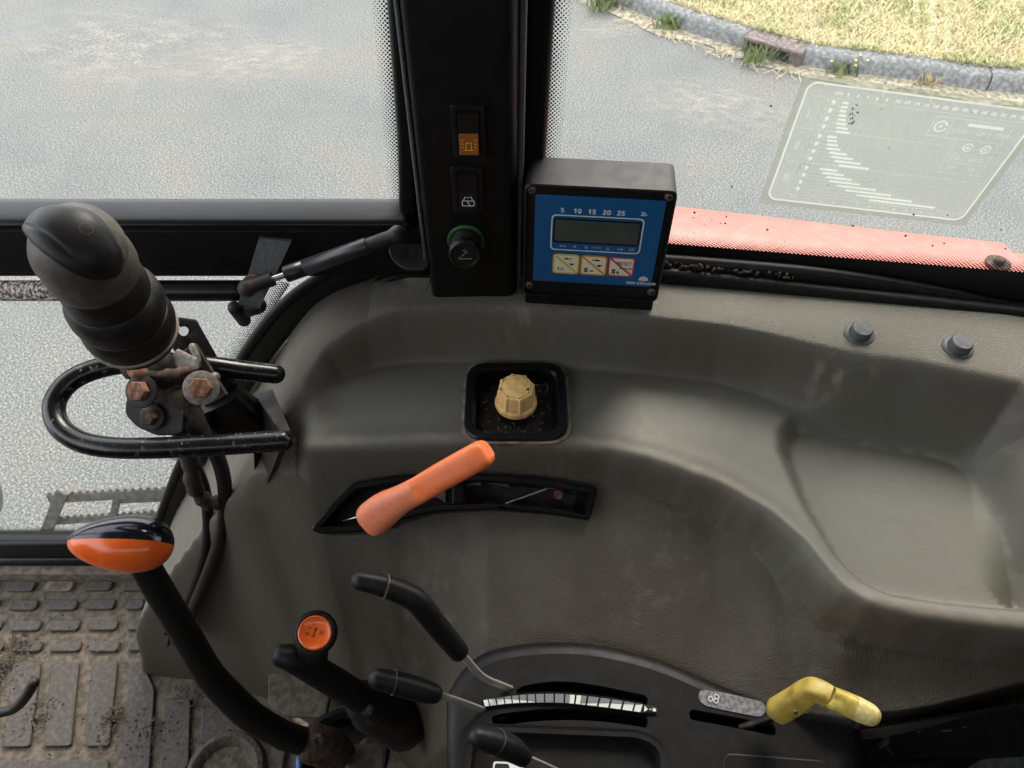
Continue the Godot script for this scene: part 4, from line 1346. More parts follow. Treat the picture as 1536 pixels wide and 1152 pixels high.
		if k == 0:
			for q in [[-.0062, -.0048, .0005, .0024], [-.0022, -.0048, .0005, .0024], [-.0042, -.0048, .0005, .0016], [-.0056, -.0037, .001, .0004], [-.0028, -.0037, .001, .0004], [-.0056, -.0059, .001, .0004], [-.0028, -.0059, .001, .0004]]:
				rbox(mk, kk * Transform3D(Basis(), Vector3(q[0], q[1], 0)), Vector3(q[2], q[3], .0002), .00002)
		else:
			text(ke, "key_lettering", "8", kk * Transform3D(Basis(), Vector3(-.0055, -.0046, 0)), .0046, mats.print_black, "Droid Sans", true)
			if k == 1: prism(mk, kk * Transform3D(Basis(), Vector3(-.0012, -.0054, 0)), [Vector2(-.0016, .0), Vector2(.0, .0009), Vector2(.0, .0003), Vector2(.0018, .0003), Vector2(.0018, -.0003), Vector2(0, -.0003), Vector2(0, -.0009)], .0002)
			else: prism(mk, kk * Transform3D(Basis(), Vector3(-.0022, -.0052, 0)), [Vector2(-.0006, -.0012), Vector2(.0006, -.0012), Vector2(.0009, .0), Vector2(0, .0018), Vector2(-.0009, 0)], .0002)
		obj("key_symbols", mk, mats.print_black, ke)
		if k == 2:
			text(ke, "key_lettering", "RESET", kk * Transform3D(Basis(), Vector3(.0022, .0035, 0)), .0030, mats.print_black, "Droid Sans", false, true)
			text(ke, "key_lettering", "CAL", kk * Transform3D(Basis(), Vector3(.0056, -.0038, 0)), .0024, mats.print_grey, "Droid Sans", false, true)
	# leaf emblem and tiny lettering under it
	var em := mb()
	var ex: Transform3D = P.call(.925, .905, .0004)
	for k in 6:
		var s := -1.0 if k < 3 else 1.0
		var a := [.25, .85, 1.45][k % 3] as float
		var pl := []
		for t in 10:
			var b := TAU * t / 10
			pl.append(Vector2(cos(b) * .0009, sin(b) * .0019 + .0019).rotated(-s * a) + Vector2(s * .00012, -.0008))
		prism(em, ex, pl, .0002)
	rbox(em, ex * Transform3D(Basis(), Vector3(0, -.0016, .0001)), Vector3(.0006, .002, .0002), .00002)
	obj("leaf_emblem", em, mats.white_print, mo)
	text(mo, "emblem_lettering", "NEW HOLLAND", P.call(.91, .957, .0005), .0013, mats.white_print, "Droid Sans", true)

# ---------------------------------------------------------------- side window with seal, sticker and the red fender outside
func build_side_window() -> void:
	var win := thing("side_window", "rear side glass with a dotted black border above the console", "window")
	var g := mb()
	var a := Vector3(0.0192, 0.5479, -0.5174)
	var b := Vector3(0.6507, 0.5139, -0.4312)
	quad(g, Vector3(a.x, .52, a.z), Vector3(b.x, .52, b.z), Vector3(b.x, 1.47, b.z), Vector3(a.x, 1.47, a.z), Vector3.BACK)
	obj("pane", g, mats.glass, win)
	var out := Vector3(-.1365, 0, 1).normalized()
	obj("dust_film", sheet_uv(Vector3(a.x, .56, a.z) + out * .001, Vector3(b.x, .56, b.z) + out * .001, Vector3(b.x, 1.4, b.z) + out * .001, Vector3(a.x, 1.4, a.z) + out * .001, [Vector2(0, 1.7), Vector2(1.8, 1.7), Vector2(1.8, 0), Vector2(0, 0)], out), mats.dust_film, win)
	var along := Vector3(1, 0, .1365).normalized()
	var bb := mb()
	quad(bb, Vector3(0.1123, 0.5592, -0.5027), Vector3(0.58, 0.5391, -0.4388), Vector3(0.546, 0.5917, -0.4435), Vector3(0.1085, 0.5885, -0.5032), out)
	obj("border_band", bb, mats.print_black, win)
	frit(win, Vector3(0.1086, 0.5875, -0.5027), Vector3(0.5463, 0.5907, -0.4429), Vector3.UP, .0122, out, .0033)
	var s0 := Vector3(0.0214, 0.602, -0.5146)
	var s1 := Vector3(0.025, 0.8065, -0.5141)
	frit(win, s0, s1, along, .0155, out)
	# specks of dirt stuck on the glass
	var rng := RandomNumberGenerator.new()
	rng.seed = 77
	var sp := mb()
	for k in 24:
		var u := rng.randf()
		var w := rng.randf()
		var p := Vector3(0.15, 0.6027, -0.496).lerp(Vector3(0.4014, 0.6001, -0.4617), u) + Vector3.UP * w * w * .16
		if k > 17: p = Vector3(0.1429, 0.6123, -0.497).lerp(Vector3(0.1808, 0.6095, -0.4918), rng.randf()) + Vector3.UP * rng.randf() * .012
		var r := rng.randf_range(.0004, .0011)
		lathe(sp, frame(p, out), [Vector2(r, 0), Vector2(r * .8, .0004), Vector2(0, .0006)], 7)
	tag(obj("dirt_specks", sp, mats.speck, win), "", "", "", "stuff")
	# rubber seal and black ledge along the sill
	var se := thing("window_seal", "black rubber seal and dusty ledge along the bottom of the side window", "seal")
	var l0 := mb()
	sweep(l0, smooth_path([Vector3(0.1124, 0.5737, -0.4947), Vector3(0.1981, 0.575, -0.483), Vector3(0.269, 0.574, -0.4733), Vector3(0.3519, 0.5664, -0.462), Vector3(0.4286, 0.5557, -0.4515), Vector3(0.5687, 0.5499, -0.4324)], 5), [Vector2(.0085, .006)], 16, out, false, false, 2.6)
	obj("rubber_bead", l0, mats.rubber_dusty, se)
	var l1 := mb()
	sweep(l1, [Vector3(0.1096, 0.5649, -0.485), Vector3(0.4241, 0.5564, -0.4421), Vector3(0.5632, 0.5501, -0.4231)], [Vector2(.012, .006)], 16, out, false, false, 3.4)
	obj("ledge", l1, mats.rubber, se)
	var l2 := mb()
	sweep(l2, [Vector3(0.1106, 0.5527, -0.4799), Vector3(0.4234, 0.5536, -0.4372), Vector3(0.5585, 0.5531, -0.4188)], [.0028], 10, out)
	obj("lip", l2, mats.rubber_dusty, se)
	var gq := mb()
	quad(gq, Vector3(0.1039, 0.5755, -0.4978), Vector3(0.5663, 0.5554, -0.4347), Vector3(0.5783, 0.5351, -0.4311), Vector3(0.109, 0.532, -0.4951), out)
	obj("groove", gq, mats.rubber, se)
	# rust crumbs in the groove
	var cr := mb()
	for k in 70:
		var p := Vector3(0.1246, 0.5792, -0.485).lerp(Vector3(0.2339, 0.5769, -0.4701), pow(rng.randf(), 1.4)) + Vector3(0, rng.randf_range(-.001, .003), 0)
		var s := rng.randf_range(.0008, .0024)
		rbox(cr, Transform3D(Basis(Vector3(rng.randf(), rng.randf(), 1).normalized(), rng.randf() * 3), p), Vector3(s * 1.6, s, s), s * .2)
	tag(obj("rust_crumbs", cr, mats.rusty, se), "", "", "", "stuff")
	# red fender just outside
	var fe := thing("rear_fender", "faded salmon red rear fender edge outside the side window", "fender")
	var fs := mb()
	fs.set_smooth_group(5)
	var fn := 24
	var prof := [[.112, -.05], [.111, -.012], [.108, -.004], [.102, .0], [.06, .006], [.025, .006]]
	var x0 := .06
	var x1 := Vector3(0.4476, 0.549, -0.5419).x
	var surf := func(x: float, q: Array) -> Vector3:
		var y: float = table([Vector2(0, .575), Vector2(.12, .568), Vector2(.45, .557), Vector2(.8, .54)], x)
		return Vector3(x, y + q[1], -.498 + .1365 * x - q[0])
	for i in fn:
		for j in prof.size() - 1:
			var xa := lerpf(x0, x1, float(i) / fn)
			var xb := lerpf(x0, x1, float(i + 1) / fn)
			quad(fs, surf.call(xa, prof[j]), surf.call(xb, prof[j]), surf.call(xb, prof[j + 1]), surf.call(xa, prof[j + 1]), Vector3(0, 1, -.6 if j < 2 else 0))
	obj("fender_skin", fs, mats.red_paint, fe)
	var f2 := mb()
	f2.set_smooth_group(5)
	for i in 10:
		for j in prof.size() - 1:
			var xa := lerpf(x1 + .002, x1 + .3, float(i) / 10)
			var xb := lerpf(x1 + .002, x1 + .3, float(i + 1) / 10)
			var dn := Vector3(0, -.007, .004)
			quad(f2, surf.call(xa, prof[j]) + dn, surf.call(xb, prof[j]) + dn, surf.call(xb, prof[j + 1]) + dn, surf.call(xa, prof[j + 1]) + dn, Vector3(0, 1, -.6 if j < 2 else 0))
	obj("fender_extension", f2, mats.red_paint, fe)
	var bc := Vector3(0.4232, 0.5704, -0.5002)
	var bo := obj("bolt", turned([Vector2(.0105, 0), Vector2(.0105, .0014), Vector2(.0092, .002), Vector2(.0046, .002), Vector2(.0046, .005), Vector2(.0036, .006), Vector2(0, .006)], Transform3D(), 24), mats.rusty, fe, Transform3D(Basis(), surf.call(bc.x, [.062, .007])))
	# transparent speed chart stuck on the glass
	var c := [Vector3(0.1943, 0.6372, -0.491), Vector3(0.3507, 0.631, -0.4696), Vector3(0.3644, 0.7322, -0.4678), Vector3(0.1983, 0.7437, -0.4904)]
	var chart := thing("speed_chart_sticker", "pale translucent speed chart sticker with white bars on the glass", "sticker")
	var cm := mat("chart_film", Color.WHITE, 0.6)
	cm.albedo_texture = ImageTexture.create_from_image(chart_image())
	cm.transparency = BaseMaterial3D.TRANSPARENCY_ALPHA
	cm.backlight_enabled = true
	cm.backlight = Color(1, 1, 1)
	var grid := mb()
	for i in 6:
		for j in 6:
			var q := []
			for w in [[i, j], [i + 1, j], [i + 1, j + 1], [i, j + 1]]:
				var u: float = w[0] / 6.0
				var v: float = w[1] / 6.0
				q.append([((c[3] as Vector3).lerp(c[2], u)).lerp((c[0] as Vector3).lerp(c[1], u), v), Vector2(u, v)])
			for t in [0, 1, 2, 0, 2, 3]:
				grid.set_uv(q[t][1])
				grid.set_normal(out)
				grid.add_vertex(q[t][0])
	obj("film", grid.commit(), cm, chart)

func chart_image() -> Image:
	var w := 1024
	var h := 640
	var im := Image.create(w, h, false, Image.FORMAT_RGBA8)
	var film := Color(.66, .70, .66, .46)
	var line := Color(.84, .87, .83, .80)
	var thin := Color(.75, .78, .74, .70)
	im.fill(Color(.58, .60, .54, .56))
	# rounded inner field with a thick outline
	var rr := 40.0
	for y in h:
		for x in w:
			var d := Vector2(maxf(absf(x - w / 2.0) - (w / 2.0 - 34 - rr), 0), maxf(absf(y - h / 2.0) - (h / 2.0 - 30 - rr), 0)).length() - rr
			if d < 0: im.set_pixel(x, y, film)
			if absf(d) < 4.5: im.set_pixel(x, y, line)
	var fr := func(x: int, y: int, ww: int, hh: int, c: Color) -> void: im.fill_rect(Rect2i(x, y, ww, hh), c)
	# columns and rows of the chart
	fr.call(60, 86, 900, 3, thin)
	fr.call(60, 570, 900, 3, thin)
	for x in [110, 150, 178]: fr.call(x, 86, 2, 486, thin)
	for k in 12: fr.call(250 + k * 60, 90, 2, 480, Color(.69, .72, .67, .62))
	for y in [236, 400]: fr.call(60, y, 900, 3, thin)
	for y in [104, 258, 424]:
		for k in (1 if y == 104 else 2 if y == 258 else 3): fr.call(76 + k * 10, y + 40, 3, 44, line)
	var bars := [[200, 26], [200, 28], [202, 28], [206, 32], [208, 36], [210, 44], [216, 52], [224, 60],
		[196, 40], [202, 44], [208, 50], [216, 62], [234, 80], [252, 98], [274, 120], [300, 140],
		[222, 84], [242, 104], [268, 122], [290, 148], [336, 186], [384, 220], [446, 268], [516, 316]]
	for k in 24:
		var y := 96 + k * 19 + (8 if k > 7 else 0) + (10 if k > 15 else 0)
		fr.call(180, y + 5, bars[k][0] - 180, 2, thin)
		fr.call(bars[k][0], y, bars[k][1], 11, line)
		if k % 2 == 0:
			fr.call(134, y - 2, 8, 12, thin)
			fr.call(154, y - 1, 16, 14, line)
			fr.call(158, y + 12, 8, 8, line)
	# figures along the top and bottom
	digits(im, "KPH", 152, 56, 3, line)
	for k in 19: digits(im, str(k * 2), 206 + k * 40, 58, 3, Color(.86, .88, .84, .85))
	digits(im, "MPH", 140, 580, 3, thin)
	for k in 12: digits(im, str(k + 1), 230 + k * 60, 584, 3, thin)
	# panel of engine speed figures
	for q in [[600, 104, 330, 4], [600, 196, 330, 4], [600, 104, 4, 94], [926, 104, 4, 94], [680, 104, 3, 94], [740, 196, 3, 170], [926, 196, 3, 170], [740, 268, 190, 3], [740, 310, 190, 3], [740, 364, 190, 3]]:
		fr.call(q[0], q[1], q[2], q[3], thin)
	fr.call(745, 120, 150, 15, line)
	digits(im, "1500", 696, 150, 4, thin)
	digits(im, "2200 2500", 800, 150, 4, thin)
	digits(im, "540", 752, 278, 4, thin)
	digits(im, "2200", 838, 278, 4, thin)
	digits(im, "24", 770, 326, 4, thin)
	digits(im, "12", 860, 326, 4, thin)
	for cxy in [[640, 150, 24], [802, 232, 18], [880, 232, 18]]:
		for y in range(-26, 27):
			for x in range(-26, 27):
				var l := Vector2(x, y).length()
				if absf(l - cxy[2]) < 3.0 and not (x > 4 and absf(y) < 6) or l < 6.0: im.set_pixel(cxy[0] + x, cxy[1] + y, line)
	# old black specks
	var rng := RandomNumberGenerator.new()
	rng.seed = 4
	for k in 26:
		var x := int(rng.randfn(262 if k < 28 else 300, 13))
		var y := int(rng.randf_range(92, 190))
		var s := rng.randi_range(2, 6)
		fr.call(x, y, s, s + rng.randi_range(0, 3), Color(.02, .02, .02, 1))
	for k in 5: fr.call(int(rng.randf_range(60, 500)), int(rng.randf_range(50, 560)), 4, 5, Color(.03, .03, .03, 1))
	return im

func digits(im: Image, s: String, x: int, y: int, k: int, c: Color) -> void:
	var rows := {"0": ["111", "101", "101", "101", "111"], "1": ["010", "110", "010", "010", "111"], "2": ["111", "001", "111", "100", "111"], "3": ["111", "001", "111", "001", "111"], "4": ["101", "101", "111", "001", "001"], "5": ["111", "100", "111", "001", "111"], "6": ["111", "100", "111", "101", "111"], "7": ["111", "001", "010", "010", "010"], "8": ["111", "101", "111", "101", "111"], "9": ["111", "101", "111", "001", "111"], "K": ["101", "110", "100", "110", "101"], "P": ["111", "101", "111", "100", "100"], "H": ["101", "101", "111", "101", "101"], "M": ["101", "111", "111", "101", "101"], " ": ["000", "000", "000", "000", "000"]}
	for ch in s:
		for r in 5:
			for q in 3:
				if rows[ch][r][q] == "1": im.fill_rect(Rect2i(x + q * k, y + r * k, k, k), c)
		x += k * 4

# ---------------------------------------------------------------- controls on the console
func local2(xf: Transform3D, pts: Array) -> Array:
	var inv := xf.affine_inverse()
	var r := []
	for p in pts:
		var q: Vector3 = inv * p
		r.append(Vector2(q.x, q.y))
	return r

# frame lying on a plane that falls by k towards the driver: x right, y towards the window, z up off the plane
func slope_frame(at: Vector3, k: float) -> Transform3D:
	var v := Vector3(0, -k, -1).normalized()
	return Transform3D(Basis(Vector3.RIGHT, v, Vector3.RIGHT.cross(v)), at)

func build_controls() -> void:
	# rotary knob in its square well
	var base := Vector3(0.0033, 0.5185, -0.3897)
	var rc := thing("rotary_control", "cream fluted knob in a black square rounded well", "knob", "", Transform3D(Basis(), base))
	var flat := Transform3D(Basis(Vector3.RIGHT, Vector3.FORWARD, Vector3.UP), Vector3(0, 0, .004))
	var o0 := rect_poly(.089, .087, .02, 8)
	var o1 := rect_poly(.083, .081, .019, 8)
	var o2 := rect_poly(.081, .079, .0185, 8)
	var o3 := rect_poly(.066, .066, .013, 8)
	var o4 := rect_poly(.061, .061, .011, 8)
	var bz := mb()
	rim(bz, flat, [[o1, -.004], [o1, .002], [o2, .0034], [rect_poly(.070, .068, .0145, 8), .003], [o3, .0005], [o4, -.016]])
	obj("bezel", bz, mats.black_paint, rc)
	var sk := mb()
	rim(sk, flat, [[o0, -.014], [rect_poly(.0875, .0855, .0195, 8), .0005], [o1, .0005]])
	obj("worn_skirt", sk, mats.sill_brown, rc)
	obj("well_floor", prismm(o4, .002, 0.0, flat * Transform3D(Basis(), Vector3(0, 0, -.0165))), mats.rusty_dark, rc)
	var kn := obj("knob", turned([Vector2(.0150, .0015), Vector2(.0140, .0165), Vector2(.0135, .0178), Vector2(.0120, .0182), Vector2(.0118, .0178)], Transform3D(), 144, 8, .10), mats.cream, rc, Transform3D(Basis(Vector3.UP, .22), Vector3(0, -.0035, .001)))
	obj("knob_skirt", turned([Vector2(.0172, -.003), Vector2(.0176, -.0015), Vector2(.0168, .0012), Vector2(.0150, .0022)], Transform3D(), 64), mats.cream, kn)
	obj("knob_cap", turned([Vector2(.0117, .0150), Vector2(.0117, .0183), Vector2(.0112, .0186), Vector2(0, .0187)], Transform3D(), 48), mats.cream, kn)
	obj("pointer_mark", boxm(Vector3(.0022, .0004, .0018), .0001, Vector3(.0086, .0189, .0052)), mats.hole_black, kn)
	var db := mb()
	var rng := RandomNumberGenerator.new()
	rng.seed = 31
	for k in 60:
		var p := Vector3(rng.randf_range(-.028, .028), -.0098, rng.randf_range(-.026, .028))
		if Vector2(p.x, p.z).length() < .018: continue
		rbox(db, Transform3D(Basis(Vector3(rng.randf(), 1, rng.randf()).normalized(), rng.randf() * 6), p), Vector3(rng.randf_range(.001, .005), .0006, .0008), .0002)
	tag(obj("crumbs", db, mats.sill_brown, rc), "", "", "", "stuff")

	# slotted plate of the hand throttle
	var pc := Vector3(-0.0414, 0.4813, -0.3147)
	var px := slope_frame(pc, -.5)
	var sp := thing("throttle_plate", "long black curved slot plate under the orange lever", "plate")
	var ol := local2(px, [Vector3(-0.1583, 0.4711, -0.2942), Vector3(-0.142, 0.4799, -0.3119), Vector3(-0.1259, 0.4875, -0.327), Vector3(-0.0898, 0.4899, -0.3318), Vector3(-0.0257, 0.4906, -0.3332), Vector3(0.0224, 0.4892, -0.3303), Vector3(0.0682, 0.4856, -0.3232), Vector3(0.0612, 0.4741, -0.3002), Vector3(0.0275, 0.4764, -0.3048), Vector3(-0.0148, 0.4778, -0.3076), Vector3(-0.0624, 0.4769, -0.3058), Vector3(-0.0938, 0.4734, -0.2988), Vector3(-0.1198, 0.4699, -0.2918), Vector3(-0.1512, 0.4695, -0.2909)])
	ol = round_poly(ol, .004, 3)
	var st := mb()
	rim(st, px, [[ol, -.03], [ol, .0035], [inset(ol, .0015), .0048], [inset(ol, .005), .0042], [inset(ol, .0075), -.012]])
	obj("plate_rim", st, mats.black_paint, sp)
	obj("slot_box", prismm(ol, .002, 0.0, px * Transform3D(Basis(), Vector3(0, 0, -.032))), mats.hole_black, sp)
	obj("slot_floor", prismm(inset(ol, .004), .002, 0.0, px * Transform3D(Basis(), Vector3(0, 0, -.0135))), mats.black_plastic, sp)
	var fl := px * Transform3D(Basis(), Vector3(0, 0, -.0112))
	obj("inner_plate", prismm(local2(fl, [Vector3(-0.0176, 0.488, -0.3279), Vector3(0.0522, 0.4849, -0.3218), Vector3(0.0497, 0.4771, -0.3062), Vector3(-0.0064, 0.4797, -0.3114)]), .0006, .0001, fl), mats.rusty_dark, sp)
	obj("inner_edge", tube([Vector3(-0.0086, 0.4725, -0.3151), Vector3(0.0281, 0.4785, -0.327)], .0009, 8, true, 1), mats.rod_steel, sp)
	obj("rivet", turned([Vector2(.004, 0), Vector2(.0035, .001), Vector2(0, .0015)], Transform3D(), 16), mats.rust_orange, sp, frame(Vector3(0.0376, 0.4771, -0.3222), px.basis.z))
	obj("inner_block", boxm(Vector3(.010, .018, .009), .0015), mats.black_paint, sp, px * Transform3D(Basis(), px.affine_inverse() * Vector3(-0.0428, 0.4796, -0.3213)))
	# orange throttle lever
	var tl := thing("throttle_lever", "orange hand throttle lever with a thick rounded foot", "lever")
	var low := smooth_path([Vector3(-0.097, 0.5319, -0.2698), Vector3(-0.0892, 0.5391, -0.2721), Vector3(-0.0758, 0.5491, -0.2747), Vector3(-0.0641, 0.5572, -0.2766)], 5)
	var lr := smooth_path([Vector2(.0130, .0110), Vector2(.0122, .0104), Vector2(.0097, .0092), Vector2(.0093, .0088)], 5)
	var ls := mb()
	sweep(ls, low, lr, 26, Vector3(0, .77, .64), true, false, 3.0)
	obj("lower_grip", ls, mats.orange_faded, tl)
	var us := mb()
	sweep(us, [Vector3(-0.0641, 0.5572, -0.2766), Vector3(-0.0638, 0.5574, -0.2766), Vector3(-0.0487, 0.5687, -0.2794), Vector3(-0.0303, 0.5809, -0.2831), Vector3(-0.0208, 0.5872, -0.2849), Vector3(-0.0176, 0.5893, -0.2855), Vector3(-0.0158, 0.5904, -0.2859), Vector3(-0.015, 0.5911, -0.286)], [Vector2(.0088, .0084), Vector2(.0094, .0089), Vector2(.0096, .0090), Vector2(.0097, .0090), Vector2(.0095, .0088), Vector2(.0087, .0080), Vector2(.0070, .0064), Vector2(.0046, .0040)], 26, Vector3(0, .77, .64), false, false, 3.6)
	obj("upper_grip", us, mats.orange, tl)
	obj("stem", tube([Vector3(-0.0956, 0.5281, -0.2699), Vector3(-0.0948, 0.4966, -0.2868), Vector3(-0.0958, 0.4568, -0.3094)], .0058, 12, true, 3), mats.rusty_dark, tl)
	obj("wire_end", tube([Vector3(-0.1343, 0.4704, -0.3023), Vector3(-0.1221, 0.4792, -0.3003)], .0008, 8, true, 1), mats.chrome, tl)

	# yellow lever in the right slot of the quadrant
	var yl := thing("yellow_lever", "worn yellow cranked lever with pale rubbed tip", "lever")
	var ys := mb()
	sweep(ys, smooth_path([Vector3(0.1812, 0.4651, -0.159), Vector3(0.1882, 0.4772, -0.161), Vector3(0.1954, 0.491, -0.1635), Vector3(0.199, 0.4954, -0.1625), Vector3(0.2051, 0.496, -0.1585)], 5), smooth_path([Vector2(.0082, .0072), Vector2(.0080, .0072), Vector2(.0074, .0070), Vector2(.0066, .0068), Vector2(.0063, .0066)], 5), 24, Vector3(0, .77, .64), true, false, 4.0)
	obj("grip_body", ys, mats.yellow, yl)
	var y2 := mb()
	sweep(y2, [Vector3(0.2051, 0.4972, -0.1584), Vector3(0.206, 0.4968, -0.1578), Vector3(0.2152, 0.4966, -0.1538), Vector3(0.2194, 0.4964, -0.1518)], [Vector2(.0062, .0064), Vector2(.0070, .0072), Vector2(.0073, .0074), Vector2(.0074, .0074)], 24, Vector3(0, .77, .64), false, false, 3.2)
	obj("grip_end", y2, mats.yellow_bright, yl)
	var y3 := mb()
	sweep(y3, [Vector3(0.2194, 0.4964, -0.1518), Vector3(0.2235, 0.4964, -0.1497), Vector3(0.2281, 0.4962, -0.1475)], [Vector2(.0074, .0074), Vector2(.0073, .0073), Vector2(.0068, .0068)], 24, Vector3(0, .77, .64), false, true, 2.8)
	tag(obj("grip_tip", y3, mats.yellow_pale, yl), "tip rubbed pale", "")
	obj("stem", boxm(Vector3(.026, .007, .004), .001), mats.rusty_dark, yl, Transform3D(Basis(Vector3(.85, .45, -.15).normalized(), Vector3(-.45, .87, .1).normalized(), Vector3(-.45, .87, .1).cross(Vector3(.85, .45, -.15)).normalized() * -1.0).orthonormalized(), Vector3(0.1728, 0.4387, -0.1588)))
	obj("rivet", turned([Vector2(.0018, 0), Vector2(.0015, .0005), Vector2(0, .0006)], Transform3D(), 12), mats.screw_metal, yl, frame(Vector3(0.1849, 0.4867, -0.1514), Vector3(0, .6, .8)))

	# three black hydraulic levers
	var la := thing("hydraulic_lever", "black cranked lever grip on a bare steel rod, the uppermost of the quadrant levers", "lever", "levers at the left of the quadrant")
	var ga := mb()
	sweep(ga, smooth_path([Vector3(-0.0914, 0.5751, -0.2015), Vector3(-0.0804, 0.5698, -0.2014), Vector3(-0.0675, 0.561, -0.2002), Vector3(-0.0591, 0.5528, -0.1982), Vector3(-0.0501, 0.5351, -0.1927), Vector3(-0.0358, 0.5095, -0.1839)], 6), smooth_path([Vector2(.0058, .0058), Vector2(.0066, .0068), Vector2(.0072, .0078), Vector2(.0076, .0085), Vector2(.0074, .0082), Vector2(.0068, .0074)], 6), 22, Vector3(0, .77, .64), true, true, 2.6)
	obj("grip", ga, mats.black_grip, la)
	var ba := mb()
	sweep(ba, [Vector3(-0.077, 0.5703, -0.1999), Vector3(-0.0763, 0.57, -0.1999)], [Vector2(.0074, .0076)], 22, Vector3(0, .77, .64), false, false, 2.6)
	obj("grip_band", ba, mats.taupe, la)
	obj("rod", rod([Vector3(-0.0359, 0.509, -0.185), Vector3(-0.0252, 0.4872, -0.1791), Vector3(-0.0183, 0.4729, -0.1778), Vector3(-0.0076, 0.4526, -0.18), Vector3(0.011, 0.4171, -0.1843)], .0052, .0024), mats.rod_steel, la)
	var lb := thing("hydraulic_lever", "straight black lever grip on a flat rod, middle one of the quadrant levers", "lever", "levers at the left of the quadrant")
	var gb := mb()
	sweep(gb, smooth_path([Vector3(-0.0845, 0.5167, -0.163), Vector3(-0.0714, 0.5094, -0.1621), Vector3(-0.0594, 0.5008, -0.1612), Vector3(-0.0512, 0.4953, -0.1608)], 6), smooth_path([Vector2(.0062, .0062), Vector2(.0072, .0072), Vector2(.0074, .0074), Vector2(.0062, .0062)], 6), 22, Vector3(0, .77, .64), true, true, 2.4)
	obj("grip", gb, mats.black_grip, lb)
	var bb := mb()
	sweep(bb, [Vector3(-0.0754, 0.5116, -0.1624), Vector3(-0.0749, 0.5114, -0.1624)], [Vector2(.0077, .0077)], 22, Vector3(0, .77, .64), false, false, 2.4)
	obj("grip_band", bb, mats.taupe, lb)
	obj("rod", rod([Vector3(-0.0508, 0.4943, -0.1612), Vector3(-0.0313, 0.4597, -0.165), Vector3(-0.0069, 0.4114, -0.1698)], .0048, .0022), mats.rod_steel, lb)
	var lc := thing("hydraulic_lever", "short black lever grip with a worn shiny end, lowest of the quadrant levers", "lever", "levers at the left of the quadrant")
	var gc := mb()
	sweep(gc, smooth_path([Vector3(-0.0205, 0.5145, -0.1293), Vector3(-0.0122, 0.5087, -0.1286), Vector3(-0.0012, 0.4994, -0.1268), Vector3(0.0062, 0.4908, -0.1243)], 6), smooth_path([Vector2(.0062, .0062), Vector2(.0074, .0074), Vector2(.0076, .0076), Vector2(.0062, .0062)], 6), 22, Vector3(0, .77, .64), true, true, 2.4)
	obj("grip", gc, mats.black_grip, lc)
	var bc := mb()
	sweep(bc, [Vector3(-0.0098, 0.5066, -0.1284), Vector3(-0.0093, 0.5061, -0.1283)], [Vector2(.0079, .0079)], 22, Vector3(0, .77, .64), false, false, 2.4)
	obj("grip_band", bc, mats.taupe, lc)
	obj("rod", rod([Vector3(0.0067, 0.4897, -0.1246), Vector3(0.0208, 0.4546, -0.1278), Vector3(0.044, 0.4045, -0.1304)], .0042, .0020), mats.rod_steel, lc)

	# main gear lever with orange and navy knob
	var gl := thing("gear_lever", "long black gear lever with glossy orange and navy knob", "lever")
	var kc := Vector3(-0.3034, 0.4723, -0.2812)
	var face := Vector3(0, .766, .643)
	var ax := Vector3(.975, -.17, -.05).normalized()
	var kb := Basis(ax, face.cross(ax).normalized() * 1.0, Vector3.ZERO)
	kb.z = kb.x.cross(kb.y).normalized()
	kb.y = kb.z.cross(kb.x).normalized()
	var upper := mb()
	var lower := mb()
	var shape := func(th: float, ph: float) -> Vector3:
		# egg: pointed to the left, blunt to the right
		var u := cos(th)
		var w := sin(th)
		var fat := 1.0 + .24 * u + .05 * u * u
		return Vector3(u * .0385, w * cos(ph) * .0215 * fat + .003 * (1 - u * u) * 0.0, w * sin(ph) * .0215 * fat)
	for half in 2:
		var s2 := upper if half == 0 else lower
		s2.set_smooth_group(1)
		var nt := 28
		var np := 18
		for i in nt:
			for j in np:
				var q := []
				for w in [[i, j], [i + 1, j], [i + 1, j + 1], [i, j + 1]]:
					var v: Vector3 = shape.call(PI * w[0] / nt, PI * w[1] / np - PI / 2 + (0.0 if half == 0 else PI))
					if half == 1: v *= 1.0
					q.append(v)
				quad(s2, q[0], q[1], q[2], q[3], q[0] + q[2])
	var kx := Transform3D(kb, kc)
	# the seam runs along the knob: navy faces the window, orange the driver
	var seam := Basis(Vector3.RIGHT, deg_to_rad(-22.0))
	obj("navy_half", upper, mats.navy_gloss, gl, kx * Transform3D(seam, Vector3.ZERO))
	obj("orange_half", lower, mats.orange_gloss, gl, kx * Transform3D(seam, Vector3.ZERO))
	var sl := mb()
	var pth := smooth_path([Vector3(-0.2951, 0.4478, -0.2784), Vector3(-0.2906, 0.4131, -0.2683), Vector3(-0.284, 0.3589, -0.255), Vector3(-0.2764, 0.3069, -0.2397), Vector3(-0.2659, 0.277, -0.2304), Vector3(-0.2479, 0.2412, -0.2189), Vector3(-0.2215, 0.2047, -0.2112)], 5)
	sweep(sl, pth, smooth_path([Vector2(.0106, .0108), Vector2(.0110, .0110), Vector2(.0114, .0114), Vector2(.0121, .0118), Vector2(.0130, .0120), Vector2(.0134, .0120), Vector2(.0128, .0114)], 5), 24, Vector3(0, .77, .64), false, false, 2.6)
	obj("sleeve", sl, mats.black_grip, gl)
	var rg := mb()
	sweep(rg, [Vector3(-0.2845, 0.3615, -0.2557), Vector3(-0.284, 0.3579, -0.2547)], [Vector2(.0118, .0118)], 24, Vector3(0, .77, .64), false, false, 2.6)
	obj("sleeve_seam", rg, mats.black_plastic, gl)
